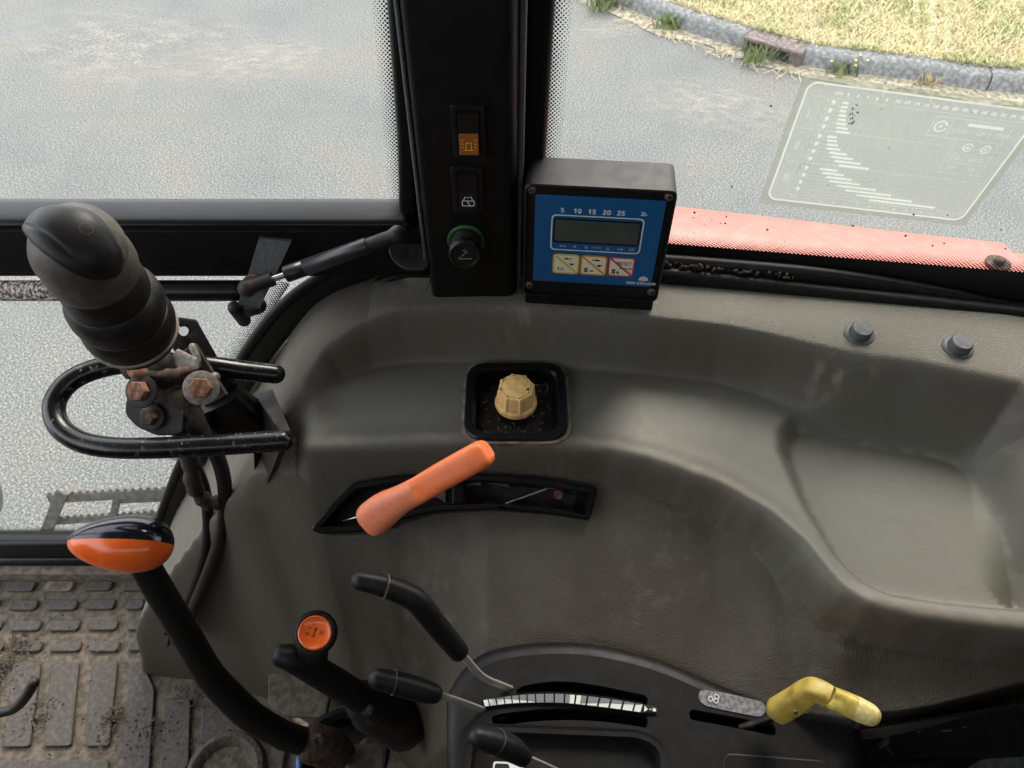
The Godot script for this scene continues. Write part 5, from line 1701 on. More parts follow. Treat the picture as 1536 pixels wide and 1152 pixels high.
	obj("lever_rod", tube([Vector3(-0.227, 0.2028, -0.2136), Vector3(-0.2119, 0.1807, -0.2138), Vector3(-0.1931, 0.1557, -0.2151)], .0135, 18, true, 3), mats.rusty_dark, gl)
	var cl := mb()
	sweep(cl, [Vector3(-0.2077, 0.1893, -0.2115), Vector3(-0.2059, 0.1878, -0.2113), Vector3(-0.184, 0.1637, -0.2105), Vector3(-0.1776, 0.1532, -0.2106)], [Vector2(.014, .014), Vector2(.0175, .0165), Vector2(.0185, .017), Vector2(.014, .013)], 22, Vector3(0, .77, .64), false, true, 3.0)
	obj("clamp", cl, mats.rusty, gl)
	obj("clamp_bolt", turned([Vector2(.008, 0), Vector2(.0078, .003), Vector2(.006, .0045), Vector2(.0035, .0045), Vector2(.0032, .003), Vector2(0, .003)], Transform3D(), 6), mats.rusty, gl, frame(Vector3(-0.1905, 0.2034, -0.2097), face))

	# range lever: black ball knob with an orange disc
	var rl := thing("range_lever", "black lever knob with a round orange shift pattern disc", "lever")
	var dc := Vector3(-0.1587, 0.4072, -0.2363)
	var dn := (Vector3(0, 1.0, 0) - dc).normalized().lerp(Vector3(-.05, .95, .3).normalized(), .25).normalized()
	var dx := frame(dc, dn)
	obj("knob_head", turned([Vector2(.012, -.028), Vector2(.0165, -.02), Vector2(.0178, -.010), Vector2(.0175, -.003), Vector2(.0158, .0005), Vector2(.0142, .0012), Vector2(.0138, .0)], dx, 40), mats.black_grip, rl)
	obj("orange_disc", turned([Vector2(.0138, -.002), Vector2(.0134, .0004), Vector2(.0122, .0009), Vector2(.0116, .0004), Vector2(0, .0003)], dx, 40), mats.orange_gloss, rl)
	var sy := mb()
	var sx := dx * Transform3D(Basis(Vector3.UP, -.32), Vector3(0, .0004, 0))
	for q in [[0, 0, .0009, .0064, 0], [0, -.0032, .0028, .0006, 0], [0, .0032, .0028, .0006, 0], [-.0052, -.0022, .0032, .0005, 0], [.0052, -.0028, .0032, .0005, 0], [.0052, -.0016, .0032, .0005, 0], [.0052, -.0004, .0032, .0005, 0], [-.0052, .0020, .0032, .0005, 0], [-.0052, .0032, .0032, .0005, 0], [.0, .0, .0045, .0005, 0]]:
		if q[2] == .0045: continue
		rbox(sy, sx * Transform3D(Basis(), Vector3(q[0], 0, q[1])), Vector3(q[2], .0003, q[3]), .00004)
	obj("shift_pattern", sy, mats.print_black, rl)
	var ra := mb()
	sweep(ra, smooth_path([Vector3(-0.1924, 0.3692, -0.2314), Vector3(-0.1818, 0.363, -0.2303), Vector3(-0.1611, 0.3343, -0.2257), Vector3(-0.132, 0.2908, -0.2189), Vector3(-0.1111, 0.2594, -0.2142)], 5), smooth_path([Vector2(.0095, .0095), Vector2(.0115, .0115), Vector2(.0124, .012), Vector2(.0128, .0125), Vector2(.013, .013)], 5), 22, Vector3(0, .77, .64), true, true, 2.3)
	obj("sleeve", ra, mats.black_grip, rl)
	obj("neck", tube([Vector3(-0.1648, 0.3861, -0.2407), Vector3(-0.172, 0.3528, -0.2369)], .0135, 18, true, 1), mats.black_grip, rl)
	var rb := mb()
	sweep(rb, smooth_path([Vector3(-0.1363, 0.2742, -0.2241), Vector3(-0.1216, 0.2553, -0.2202), Vector3(-0.1044, 0.2303, -0.2153)], 4), [Vector2(.019, .018), Vector2(.0225, .021), Vector2(.024, .022)], 22, Vector3(0, .77, .64), true, true, 2.3)
	obj("rubber_gaiter", rb, mats.rusty_dark, rl)
	obj("pivot_bolt", turned([Vector2(.006, 0), Vector2(.0055, .003), Vector2(0, .0042)], Transform3D(), 14), mats.rusty, rl, frame(Vector3(-0.1294, 0.297, -0.2107), face))

# flat steel rod along a path
func rod(path: Array, w: float, h: float) -> SurfaceTool:
	var st := mb()
	sweep(st, smooth_path(path, 5), [Vector2(w * .5, h * .5)], 12, Vector3(0, .77, .64), true, true, 5.0)
	return st

# ---------------------------------------------------------------- black quadrant panel
# flat face with openings: the outline is first cut into strips at the given x so that no opening is left as a hole
func pierced(st: SurfaceTool, xf: Transform3D, z: float, outer: Array, openings: Array, cuts: Array) -> void:
	st.set_smooth_group(-1)
	var xs := [-10.0] + cuts + [10.0]
	for i in xs.size() - 1:
		var strip := PackedVector2Array([Vector2(xs[i], -10), Vector2(xs[i + 1], -10), Vector2(xs[i + 1], 10), Vector2(xs[i], 10)])
		var pieces := Geometry2D.intersect_polygons(PackedVector2Array(outer), strip)
		for o in openings:
			var next := []
			for p in pieces: next.append_array(Geometry2D.clip_polygons(p, PackedVector2Array(o)))
			pieces.assign(next)
		for p in pieces:
			var ix := Geometry2D.triangulate_polygon(p)
			for k in range(0, ix.size(), 3):
				tri(st, xf * Vector3(p[ix[k]].x, p[ix[k]].y, z), xf * Vector3(p[ix[k + 1]].x, p[ix[k + 1]].y, z), xf * Vector3(p[ix[k + 2]].x, p[ix[k + 2]].y, z), xf.basis.z)

func opening_wall(st: SurfaceTool, xf: Transform3D, poly: Array, z0: float, z1: float) -> void:
	st.set_smooth_group(44)
	var n := poly.size()
	var area := 0.0
	for i in n: area += (poly[i] as Vector2).cross(poly[(i + 1) % n])
	for i in n:
		var a: Vector2 = poly[i]
		var b: Vector2 = poly[(i + 1) % n]
		var o := (b - a).orthogonal() * -signf(area)
		quad(st, xf * Vector3(a.x, a.y, z1), xf * Vector3(b.x, b.y, z1), xf * Vector3(b.x, b.y, z0), xf * Vector3(a.x, a.y, z0), xf.basis * Vector3(o.x, o.y, 0))

func stadium(a: Array, half: float) -> Array:   # outline round a bent centre line
	var l := []
	var r := []
	for i in a.size():
		var t: Vector2 = (a[mini(i + 1, a.size() - 1)] - a[maxi(i - 1, 0)]).normalized()
		var n := Vector2(-t.y, t.x) * half
		l.append(a[i] + n)
		r.append(a[i] - n)
	r.reverse()
	return round_poly(l + r, half * .9, 4)

func build_quadrant() -> void:
	var q := thing("quadrant_panel", "black plastic lever quadrant panel with curved slots and a tick scale", "panel")
	var px := slope_frame(Vector3(0.1104, 0.4399, -0.1692), -.12)
	var ol := local2(px, smooth_path([Vector3(-0.048, 0.441, -0.1781), Vector3(-0.0381, 0.443, -0.1946), Vector3(-0.0228, 0.4445, -0.2078), Vector3(0.0035, 0.4453, -0.2145), Vector3(0.0409, 0.4456, -0.2164), Vector3(0.0756, 0.4451, -0.2125), Vector3(0.1141, 0.4438, -0.2021), Vector3(0.1511, 0.442, -0.1863), Vector3(0.1763, 0.441, -0.1781), Vector3(0.2109, 0.4402, -0.1719), Vector3(0.2503, 0.4394, -0.1653)], 4) + [Vector3(0.2412, 0.4311, -0.0958), Vector3(-0.044, 0.4311, -0.0958)])
	var s1 := smooth_path([Vector3(0.0034, 0.441, -0.1781), Vector3(0.0299, 0.4415, -0.1822), Vector3(0.0587, 0.4412, -0.1799), Vector3(0.0974, 0.4403, -0.1723)], 4)
	var s2 := smooth_path([Vector3(-0.0141, 0.4388, -0.1596), Vector3(0.0104, 0.4392, -0.1631), Vector3(0.0388, 0.4393, -0.1644), Vector3(0.0672, 0.4392, -0.1631), Vector3(0.0961, 0.4387, -0.1592)], 4)
	var s3 := [Vector3(0.126, 0.4393, -0.1644), Vector3(0.1564, 0.4387, -0.1592), Vector3(0.1855, 0.438, -0.1536)]
	var slots := [stadium(local2(px, s1), .0042), stadium(local2(px, s2), .0040), stadium(local2(px, s3), .0036)]
	# shallow tray at the near side
	var tray := round_poly(local2(px, [Vector3(-0.0262, 0.438, -0.1536), Vector3(0.0895, 0.4375, -0.1494), Vector3(0.1028, 0.4367, -0.1426), Vector3(0.1003, 0.4329, -0.1112), Vector3(-0.0304, 0.4329, -0.1112)]), .012, 6)
	var body := mb()
	var top_o := inset(ol, .011)
	var lv := [[ol, -.10], [ol, -.012]]
	for k in range(1, 5): lv.append([inset(ol, .011 * (1.0 - cos(PI / 8 * k))), -.012 + .012 * sin(PI / 8 * k)])
	rim(body, px, lv, true)
	var c1: Vector2 = local2(px, [Vector3(0.0538, 0.441, -0.1781)])[0]
	var c3: Vector2 = local2(px, [Vector3(0.1564, 0.4387, -0.1592)])[0]
	pierced(body, px, 0.0, top_o, slots + [tray], [c1.x, c3.x])
	for sl in slots: opening_wall(body, px, sl, -.012, 0.0)
	opening_wall(body, px, tray, -.010, 0.0)
	pierced(body, px, -.010, tray, [], [])
	obj("panel_cover", body, mats.quadrant, q)
	var tray2 := inset(tray, -.005)
	var ts := mb()
	rim(ts, px, [[tray2, .0008], [inset(tray, -.0015), -.0006], [tray, -.003], [inset(tray, .002), -.0096]])
	obj("tray_lip", ts, mats.quadrant, q)
	var sh := prismm(round_poly(local2(px, [Vector3(0.1464, 0.4364, -0.1401), Vector3(0.2168, 0.4358, -0.1352), Vector3(0.2167, 0.4334, -0.1151), Vector3(0.1403, 0.4334, -0.1151)]), .006, 5), .002, .0014, px * Transform3D(Basis(), Vector3(0, 0, -.0012)))
	obj("raised_pad", sh, mats.quadrant, q)
	# dark inside below the slots
	obj("inner_housing", prismm(inset(ol, .004), .004, 0.0, px * Transform3D(Basis(), Vector3(0, 0, -.046))), mats.hole_black, q)
	# scale between the two slots
	var top := smooth_path([Vector3(-0.0209, 0.4433, -0.1728), Vector3(-0.0038, 0.4437, -0.1754), Vector3(0.0153, 0.4438, -0.177), Vector3(0.0392, 0.4438, -0.177), Vector3(0.0676, 0.4435, -0.1741), Vector3(0.0934, 0.443, -0.1701)], 8)
	var bot := smooth_path([Vector3(-0.0194, 0.4428, -0.1682), Vector3(-0.0028, 0.443, -0.1701), Vector3(0.0157, 0.4431, -0.1708), Vector3(0.0384, 0.443, -0.1704), Vector3(0.0653, 0.4427, -0.1677), Vector3(0.091, 0.4423, -0.1644)], 8)
	var up3 := px.basis.z
	var strip := mb()
	var n := top.size()
	for i in n - 1:
		var o := up3 * -.0006
		quad(strip, top[i] + o, top[i + 1] + o, bot[i + 1] + o, bot[i] + o, up3)
		var dn := up3 * -.006
		var nb: Vector3 = (bot[i] - top[i]).normalized() * .0022
		quad(strip, bot[i] + o, bot[i + 1] + o, bot[i + 1] + nb + dn, bot[i] + nb + dn, up3 + nb * 300)
		quad(strip, top[i] + o, top[i + 1] + o, top[i + 1] - nb + dn, top[i] - nb + dn, up3 - nb * 300)
	var tipa: Vector3 = top[n - 1] - up3 * .0006
	var tipb: Vector3 = bot[n - 1] - up3 * .0006
	var tip := Vector3(0.1032, 0.4416, -0.1665)
	tri(strip, tipa, tipb, tip + Vector3(0, 0, .002), up3)
	tri(strip, tipa, tip + Vector3(0, 0, .002), tip - Vector3(0, 0, .002), up3)
	obj("scale_strip", strip, mats.black_plastic, q)
	var at2 := func(t: float, w: float, lift: float) -> Vector3:
		var f := t * (n - 1)
		var i := mini(int(f), n - 2)
		var a: Vector3 = (top[i] as Vector3).lerp(top[i + 1], f - i)
		var b: Vector3 = (bot[i] as Vector3).lerp(bot[i + 1], f - i)
		return a.lerp(b, w) + up3 * lift
	var cells := 17
	for k in cells:
		var a := (k + .10) / cells
		var b := (k + .93) / cells
		var cell := mb()
		quad(cell, at2.call(a, .06, .0), at2.call(b, .06, .0), at2.call(b, .94, .0), at2.call(a, .94, .0), up3)
		var mk := obj("scale_mark", cell, mats.scale_white, q)
		var g0 := clampf(1.0 - absf(k - 9.0) / 8.0, .0, 1.0) * 1.1
		var g1 := clampf(1.0 - absf(k + 1 - 9.0) / 8.0, .0, 1.0) * 1.1
		if g0 > .04 or g1 > .04:
			var gq := mb()
			var aa := a
			var bb := b
			if k == 10: bb = lerpf(a, b, .5)
			if k == 11: aa = lerpf(a, b, .45)
			quad(gq, at2.call(aa, .06, .00025), at2.call(bb, .06, .00025), at2.call(bb, minf(.94, .06 + g1), .00025), at2.call(aa, minf(.94, .06 + g0), .00025), up3)
			obj("grey_wedge", gq, mats.scale_grey, mk)
	var ar := mb()
	tri(ar, Vector3(0.0942, 0.4435, -0.1691), Vector3(0.0933, 0.443, -0.1647), Vector3(0.0963, 0.4432, -0.1664), up3)
	quad(ar, Vector3(0.0973, 0.443, -0.1669), Vector3(0.0987, 0.443, -0.1667), Vector3(0.0987, 0.4429, -0.1661), Vector3(0.0973, 0.443, -0.1663), up3)
	quad(ar, Vector3(0.0998, 0.4428, -0.1675), Vector3(0.1021, 0.4427, -0.167), Vector3(0.1019, 0.4425, -0.1653), Vector3(0.0996, 0.4425, -0.1653), up3)
	obj("end_symbol", ar, mats.scale_white, q)
	# silver symbol patch by the right slot, mostly rubbed away
	var dl := local2(px, [Vector3(0.1356, 0.4423, -0.1805), Vector3(0.1554, 0.4419, -0.1778), Vector3(0.1802, 0.4412, -0.172), Vector3(0.181, 0.4406, -0.1663), Vector3(0.1764, 0.44, -0.162), Vector3(0.1526, 0.4406, -0.1663), Vector3(0.137, 0.441, -0.1698), Vector3(0.1333, 0.4415, -0.1743)])
	var dec := obj("silver_patch", prismm(round_poly(dl, .004, 4), .0006, .0002, px * Transform3D(Basis(), Vector3(0, 0, .0002))), mats.silver_decal, q)
	var sg := mb()
	for c in [Vector3(0.1422, 0.4423, -0.174), Vector3(0.1467, 0.4424, -0.1754), Vector3(0.1458, 0.4421, -0.1727)]:
		lathe(sg, frame(c, up3), [Vector2(.0019, 0), Vector2(.0019, .0002), Vector2(.0012, .0002), Vector2(.0012, 0)], 14)
	obj("tractor_symbol", sg, mats.white_print, dec)
	# white and black sticker at the near tray
	var stk := obj("symbol_sticker", prismm(round_poly(local2(px, [Vector3(-0.0131, 0.427, -0.1365), Vector3(0.0079, 0.4269, -0.1356), Vector3(0.0083, 0.4253, -0.1229), Vector3(-0.0138, 0.4253, -0.1229)]), .002, 3), .0005, .0, px * Transform3D(Basis(), Vector3(0, 0, -.0095))), mats.scale_white, q)
	obj("sticker_print", prismm(round_poly(local2(px, [Vector3(-0.0121, 0.4268, -0.1352), Vector3(-0.0019, 0.4268, -0.1348), Vector3(-0.0018, 0.4255, -0.1241), Vector3(-0.012, 0.4255, -0.1241)]), .002, 3), .0003, .0, px * Transform3D(Basis(), Vector3(0, 0, -.0088))), mats.print_black, stk)

# ---------------------------------------------------------------- things on and round the floor
func build_floor_things() -> void:
	var m := thing("floor_mat", "dusty grey rubber floor mat with rows of raised ribs", "floor mat")
	var fl := Transform3D(Basis(Vector3.RIGHT, Vector3.FORWARD, Vector3.UP), Vector3(0, -.0095, 0))
	obj("mat_sheet", prismm([Vector2(-1.0, .474), Vector2(-.44, .474), Vector2(-.28, .36), Vector2(-.28, .05), Vector2(-1.0, .05)], .0075, .001, fl), mats.rubber_mat, m)
	var cs := [[Vector2(-0.7483, -0.4651), .020], [Vector2(-0.6937, -0.4651), .020], [Vector2(-0.639, -0.4651), .020], [Vector2(-0.5847, -0.4661), .0195], [Vector2(-0.5328, -0.4661), .017],
		[Vector2(-0.7331, -0.4374), .020], [Vector2(-0.6784, -0.4374), .0195], [Vector2(-0.6237, -0.4374), .020], [Vector2(-0.5712, -0.4384), .0195], [Vector2(-0.5239, -0.4384), .0125],
		[Vector2(-0.7152, -0.4079), .020], [Vector2(-0.6624, -0.4079), .020], [Vector2(-0.6097, -0.4079), .020], [Vector2(-0.5572, -0.4088), .0195], [Vector2(-0.5144, -0.4088), .010],
		[Vector2(-0.7007, -0.3794), .020], [Vector2(-0.6489, -0.3794), .020], [Vector2(-0.597, -0.3794), .020], [Vector2(-0.5452, -0.3794), .0195], [Vector2(-0.5044, -0.3803), .0095]]
	for c in cs:
		var k: int = cs.find(c)
		var poly := round_poly([Vector2(-c[1], -.0075), Vector2(c[1], -.0075), Vector2(c[1], .0075), Vector2(-c[1], .0075)], .0062, 5)
		obj("rib", prismm(poly, .0055, .0018, Transform3D(Basis(Vector3.RIGHT, Vector3.FORWARD, Vector3.UP), Vector3(c[0].x, -.0022, c[0].y))), mats.sill_brown if k == 2 else mats.mat_rib, m)
	var pads := [[Vector2(-0.6582, -0.3572), Vector2(-0.6212, -0.3572), Vector2(-0.5938, -0.254), Vector2(-0.6272, -0.2532)], [Vector2(-0.6065, -0.3581), Vector2(-0.5713, -0.3581), Vector2(-0.5431, -0.2548), Vector2(-0.5773, -0.254)], [Vector2(-0.5548, -0.3589), Vector2(-0.5204, -0.3589), Vector2(-0.4962, -0.2548), Vector2(-0.5255, -0.254)],
		[Vector2(-0.504, -0.3572), Vector2(-0.4872, -0.3572), Vector2(-0.4609, -0.3229), Vector2(-0.435, -0.2139), Vector2(-0.4686, -0.2139)], [Vector2(-0.6735, -0.2381), Vector2(-0.4926, -0.2396), Vector2(-0.4737, -0.196), Vector2(-0.6537, -0.196)], [Vector2(-0.7084, -0.3572), Vector2(-0.6732, -0.3572), Vector2(-0.6428, -0.2532), Vector2(-0.6773, -0.2532)],
		[Vector2(-0.4457, -0.312), Vector2(-0.4112, -0.3112), Vector2(-0.392, -0.2322), Vector2(-0.4203, -0.2103)], [Vector2(-0.3943, -0.3022), Vector2(-0.3362, -0.3005), Vector2(-0.3296, -0.264), Vector2(-0.3859, -0.2578)]]
	for p in pads:
		var poly := round_poly(p.map(func(v): return Vector2(v.x, -v.y)), .005, 4)
		obj("rib", prismm(poly, .0055, .0016, Transform3D(Basis(Vector3.RIGHT, Vector3.FORWARD, Vector3.UP), Vector3(0, -.0022, 0))), mats.mat_rib, m)
	# dirt lying on the mat
	var rng := RandomNumberGenerator.new()
	rng.seed = 91
	var d := mb()
	for k in 900:
		var p := Vector3(rng.randf_range(-.72, -.30), -.001, rng.randf_range(-.46, -.21))
		if k > 420: p = [Vector3(-0.6593, 0, -0.366), Vector3(-0.503, 0, -0.2821), Vector3(-0.5977, 0, -0.2924), Vector3(-0.4458, 0, -0.2702), Vector3(-0.4021, 0, -0.3187), Vector3(-0.6677, 0, -0.3528)][k % 6] + Vector3(rng.randfn(0, .012), 0, rng.randfn(0, .012))
		var s := rng.randf_range(.0006, .0022)
		rbox(d, Transform3D(Basis(Vector3(rng.randf(), rng.randf(), rng.randf() + .1).normalized(), rng.randf() * 6), p + Vector3(0, .004, 0)), Vector3(s * rng.randf_range(1, 3), s * .6, s), s * .15)
	tag(obj("floor_dirt", d, mats.mat_dirt), "crumbs of dry soil scattered on the floor mat", "dirt", "", "stuff")
	# withered leaves
	var spots := [[Vector3(-0.6629, 0, -0.383), "curled brown leaf on the mat beside the fourth row of ribs"], [Vector3(-0.668, 0, -0.3616), "crumpled brown leaf at the left edge of the mat"], [Vector3(-0.5057, 0, -0.29), "dry brown sprig lying across a long rib of the mat"]]
	for q in spots:
		var lf := mb()
		var rot := Basis(Vector3.UP, rng.randf() * 6)
		for k in 9:
			var a := rot * Vector3(rng.randfn(0, .006), .004 + rng.randf() * .005, rng.randfn(0, .005))
			var b := a + rot * Vector3(rng.randfn(0, .006), rng.randfn(.001, .003), rng.randfn(0, .006))
			var c := a + rot * Vector3(rng.randfn(0, .006), rng.randfn(.001, .003), rng.randfn(0, .006))
			tri(lf, a, b, c, Vector3.UP)
		sweep(lf, [Vector3(-.012, .004, 0), Vector3(0, .007, .003), Vector3(.014, .004, .002)], [.0007], 6)
		var o := obj("dry_leaf", lf, mats.leaf_brown, null, Transform3D(Basis(), q[0]))
		tag(o, q[1], "leaf", "withered leaves on the mat")
	# bent rusty rod at the left
	tag(obj("bent_rod", tube([Vector3(-0.572, 0.1596, -0.2431), Vector3(-0.5437, 0.1628, -0.2469), Vector3(-0.5248, 0.1712, -0.2491), Vector3(-0.5071, 0.1888, -0.2545), Vector3(-0.4917, 0.2088, -0.2628)], .0052, 14, true, 6), mats.rusty_dark), "bent rusty pedal rod with a worn tip at the left edge", "rod")
	# boarding step outside the door
	var bs := thing("boarding_step", "rusty grey metal boarding step with serrated bars outside the door", "step")
	var bar := func(a: Vector3, b: Vector3, w: float, teeth: bool) -> SurfaceTool:
		var st := mb()
		var dirv := (b - a).normalized()
		var fr := Transform3D(Basis(dirv, Vector3(0, .35, .94).normalized(), dirv.cross(Vector3(0, .35, .94).normalized())).orthonormalized(), (a + b) / 2)
		rbox(st, fr, Vector3(a.distance_to(b), .006, w), .0015)
		if teeth:
			var l := a.distance_to(b)
			var c := int(l / .014)
			for k in c: rbox(st, fr * Transform3D(Basis(), Vector3(-l / 2 + (k + .5) * l / c, .0, -w / 2 - .002)), Vector3(.007, .006, .006), .002)
		return st
	obj("tread_bar", bar.call(Vector3(-0.8662, -0.2149, -0.74), Vector3(-0.5736, -0.187, -0.74), .020, true), mats.step_metal, bs)
	obj("tread_bar", bar.call(Vector3(-0.892, -0.2902, -0.735), Vector3(-0.5938, -0.2549, -0.735), .016, true), mats.step_metal, bs)
	obj("tread_bar", bar.call(Vector3(-0.7481, -0.2244, -0.74), Vector3(-0.581, -0.2102, -0.74), .010, true), mats.step_metal, bs)
	obj("side_plate", bar.call(Vector3(-0.8271, -0.1883, -0.738), Vector3(-0.911, -0.3156, -0.72), .022, false), mats.step_metal, bs)
	obj("side_plate", bar.call(Vector3(-0.7348, -0.2116, -0.738), Vector3(-0.7814, -0.3021, -0.73), .014, false), mats.step_metal, bs)
	# mudguard rim of the front wheel at the far left
	tag(obj("mudguard", tube([Vector3(-1.2309, -0.3958, -0.95), Vector3(-1.2063, -0.4552, -0.95), Vector3(-1.2272, -0.5416, -0.95), Vector3(-1.2945, -0.6446, -0.95), Vector3(-1.4179, -0.7289, -0.95)], .014, 14, true, 5), mats.green_grey), "grey green rounded mudguard edge outside, at the far left", "mudguard")
	# dark trim and rusty floor at the lower right
	var tr := thing("seat_base_trim", "dark rusty trim strip with flaking green paint below the console at lower right", "trim")
	var t1 := mb()
	quad(t1, Vector3(0.267, 0.385, -0.1662), Vector3(0.4925, 0.385, -0.196), Vector3(0.487, 0.365, -0.1618), Vector3(0.2696, 0.365, -0.1512), Vector3(0, 1, .3))
	quad(t1, Vector3(0.2696, 0.365, -0.1512), Vector3(0.487, 0.365, -0.1618), Vector3(0.4991, 0.345, -0.1609), Vector3(0.2767, 0.345, -0.1511), Vector3(0, .3, 1))
	quad(t1, Vector3(0.267, 0.385, -0.1662), Vector3(0.4925, 0.385, -0.196), Vector3(0.4026, 0.5, -0.1635), Vector3(0.2311, 0.47, -0.1466), Vector3(0, 0, 1))
	obj("dark_strip", t1, mats.rubber, tr)
	var t2 := mb()
	quad(t2, Vector3(0.2743, 0.352, -0.1514), Vector3(0.5077, 0.352, -0.1853), Vector3(0.4621, 0.34, -0.0852), Vector3(0.2588, 0.34, -0.0852), Vector3(0, 1, .3))
	obj("rusty_floor", t2, mats.rusty_dark, tr)
	obj("paint_patch", prismm([Vector2(0.3472, -0.145), Vector2(0.3687, -0.1546), Vector2(0.4093, -0.1633), Vector2(0.4434, -0.1683), Vector2(0.4152, -0.1086), Vector2(0.3354, -0.1086)].map(func(v): return Vector2(v.x, -v.y)), .0015, .0005, Transform3D(Basis(Vector3.RIGHT, Vector3.FORWARD, Vector3.UP), Vector3(0, .3525, 0))), mats.green_grey, tr)
	obj("peg", turned([Vector2(.0032, 0), Vector2(.0032, .012), Vector2(.0022, .0135), Vector2(0, .0135)], Transform3D(), 14), mats.sill_brown, tr, Transform3D(Basis(), Vector3(0.2845, 0.375, -0.1611)))
	var chips := mb()
	for q in [[Vector3(0.3126, 0.3845, -0.1673), .003, .4], [Vector3(0.3345, 0.3845, -0.1683), .008, .05], [Vector3(0.3492, 0.3845, -0.1707), .0025, .2], [Vector3(0.2897, 0.376, -0.1561), .006, -1.1], [Vector3(0.3545, 0.366, -0.1581), .004, 1.4]]:
		rbox(chips, Transform3D(Basis(Vector3.UP, q[2]), q[0]), Vector3(q[1], .0008, .0011), .0002)
	tag(obj("litter", chips, mats.old_steel, tr), "", "", "", "stuff")
	# gaiter ring and opening at the foot of the gear lever
	var go := thing("lever_opening", "dark opening in the tunnel cover round the gear lever foot", "opening")
	obj("opening_ring", turned([Vector2(.052, -.003), Vector2(.052, .004), Vector2(.046, .008), Vector2(.040, .004), Vector2(.038, -.02), Vector2(0, -.02)], frame(Vector3(-0.1791, 0.1305, -0.2084), Vector3(0, 1, .1)), 36), mats.rubber, go)
	var g2 := thing("mat_hole", "round worn hole with a raised rim in the mat at the bottom edge", "opening")
	obj("hole_rim", turned([Vector2(.050, -.003), Vector2(.046, .006), Vector2(.040, .008), Vector2(.034, .004), Vector2(.030, -.004), Vector2(0, -.004)], Transform3D(Basis(), Vector3(-0.3465, 0, -0.2248)), 36), mats.mat_dirt, g2)
	var bw := tube([Vector3(-0.2237, 0.1351, -0.2138), Vector3(-0.223, 0.1387, -0.2025), Vector3(-0.2188, 0.1345, -0.182)], .0038, 12, true, 3)
	tag(obj("blue_cable", bw, mats.cable_blue), "thin blue cable in the dark gap below the gear lever", "cable")
	# covers on the tunnel
	var tcov := thing("tunnel_cover", "brown dusty rubber cover panels on the transmission tunnel", "cover")
	obj("cover_panel", prismm(round_poly([Vector2(-0.2764, -0.2979), Vector2(-0.2554, -0.2994), Vector2(-0.2014, -0.2845), Vector2(-0.2033, -0.2488), Vector2(-0.2477, -0.2516), Vector2(-0.2691, -0.2629)].map(func(v): return Vector2(v.x, -v.y)), .006, 4), .006, .002, Transform3D(Basis(Vector3.RIGHT, Vector3.FORWARD, Vector3.UP), Vector3(0, .1302, 0))), mats.rubber_mat, tcov)
	obj("cover_panel", prismm(round_poly([Vector2(-0.1777, -0.223), Vector2(-0.0633, -0.227), Vector2(-0.0577, -0.1706), Vector2(-0.1703, -0.1706)].map(func(v): return Vector2(v.x, -v.y)), .006, 4), .006, .002, Transform3D(Basis(Vector3.RIGHT, Vector3.FORWARD, Vector3.UP), Vector3(0, .1302, 0))), mats.rubber_mat, tcov)

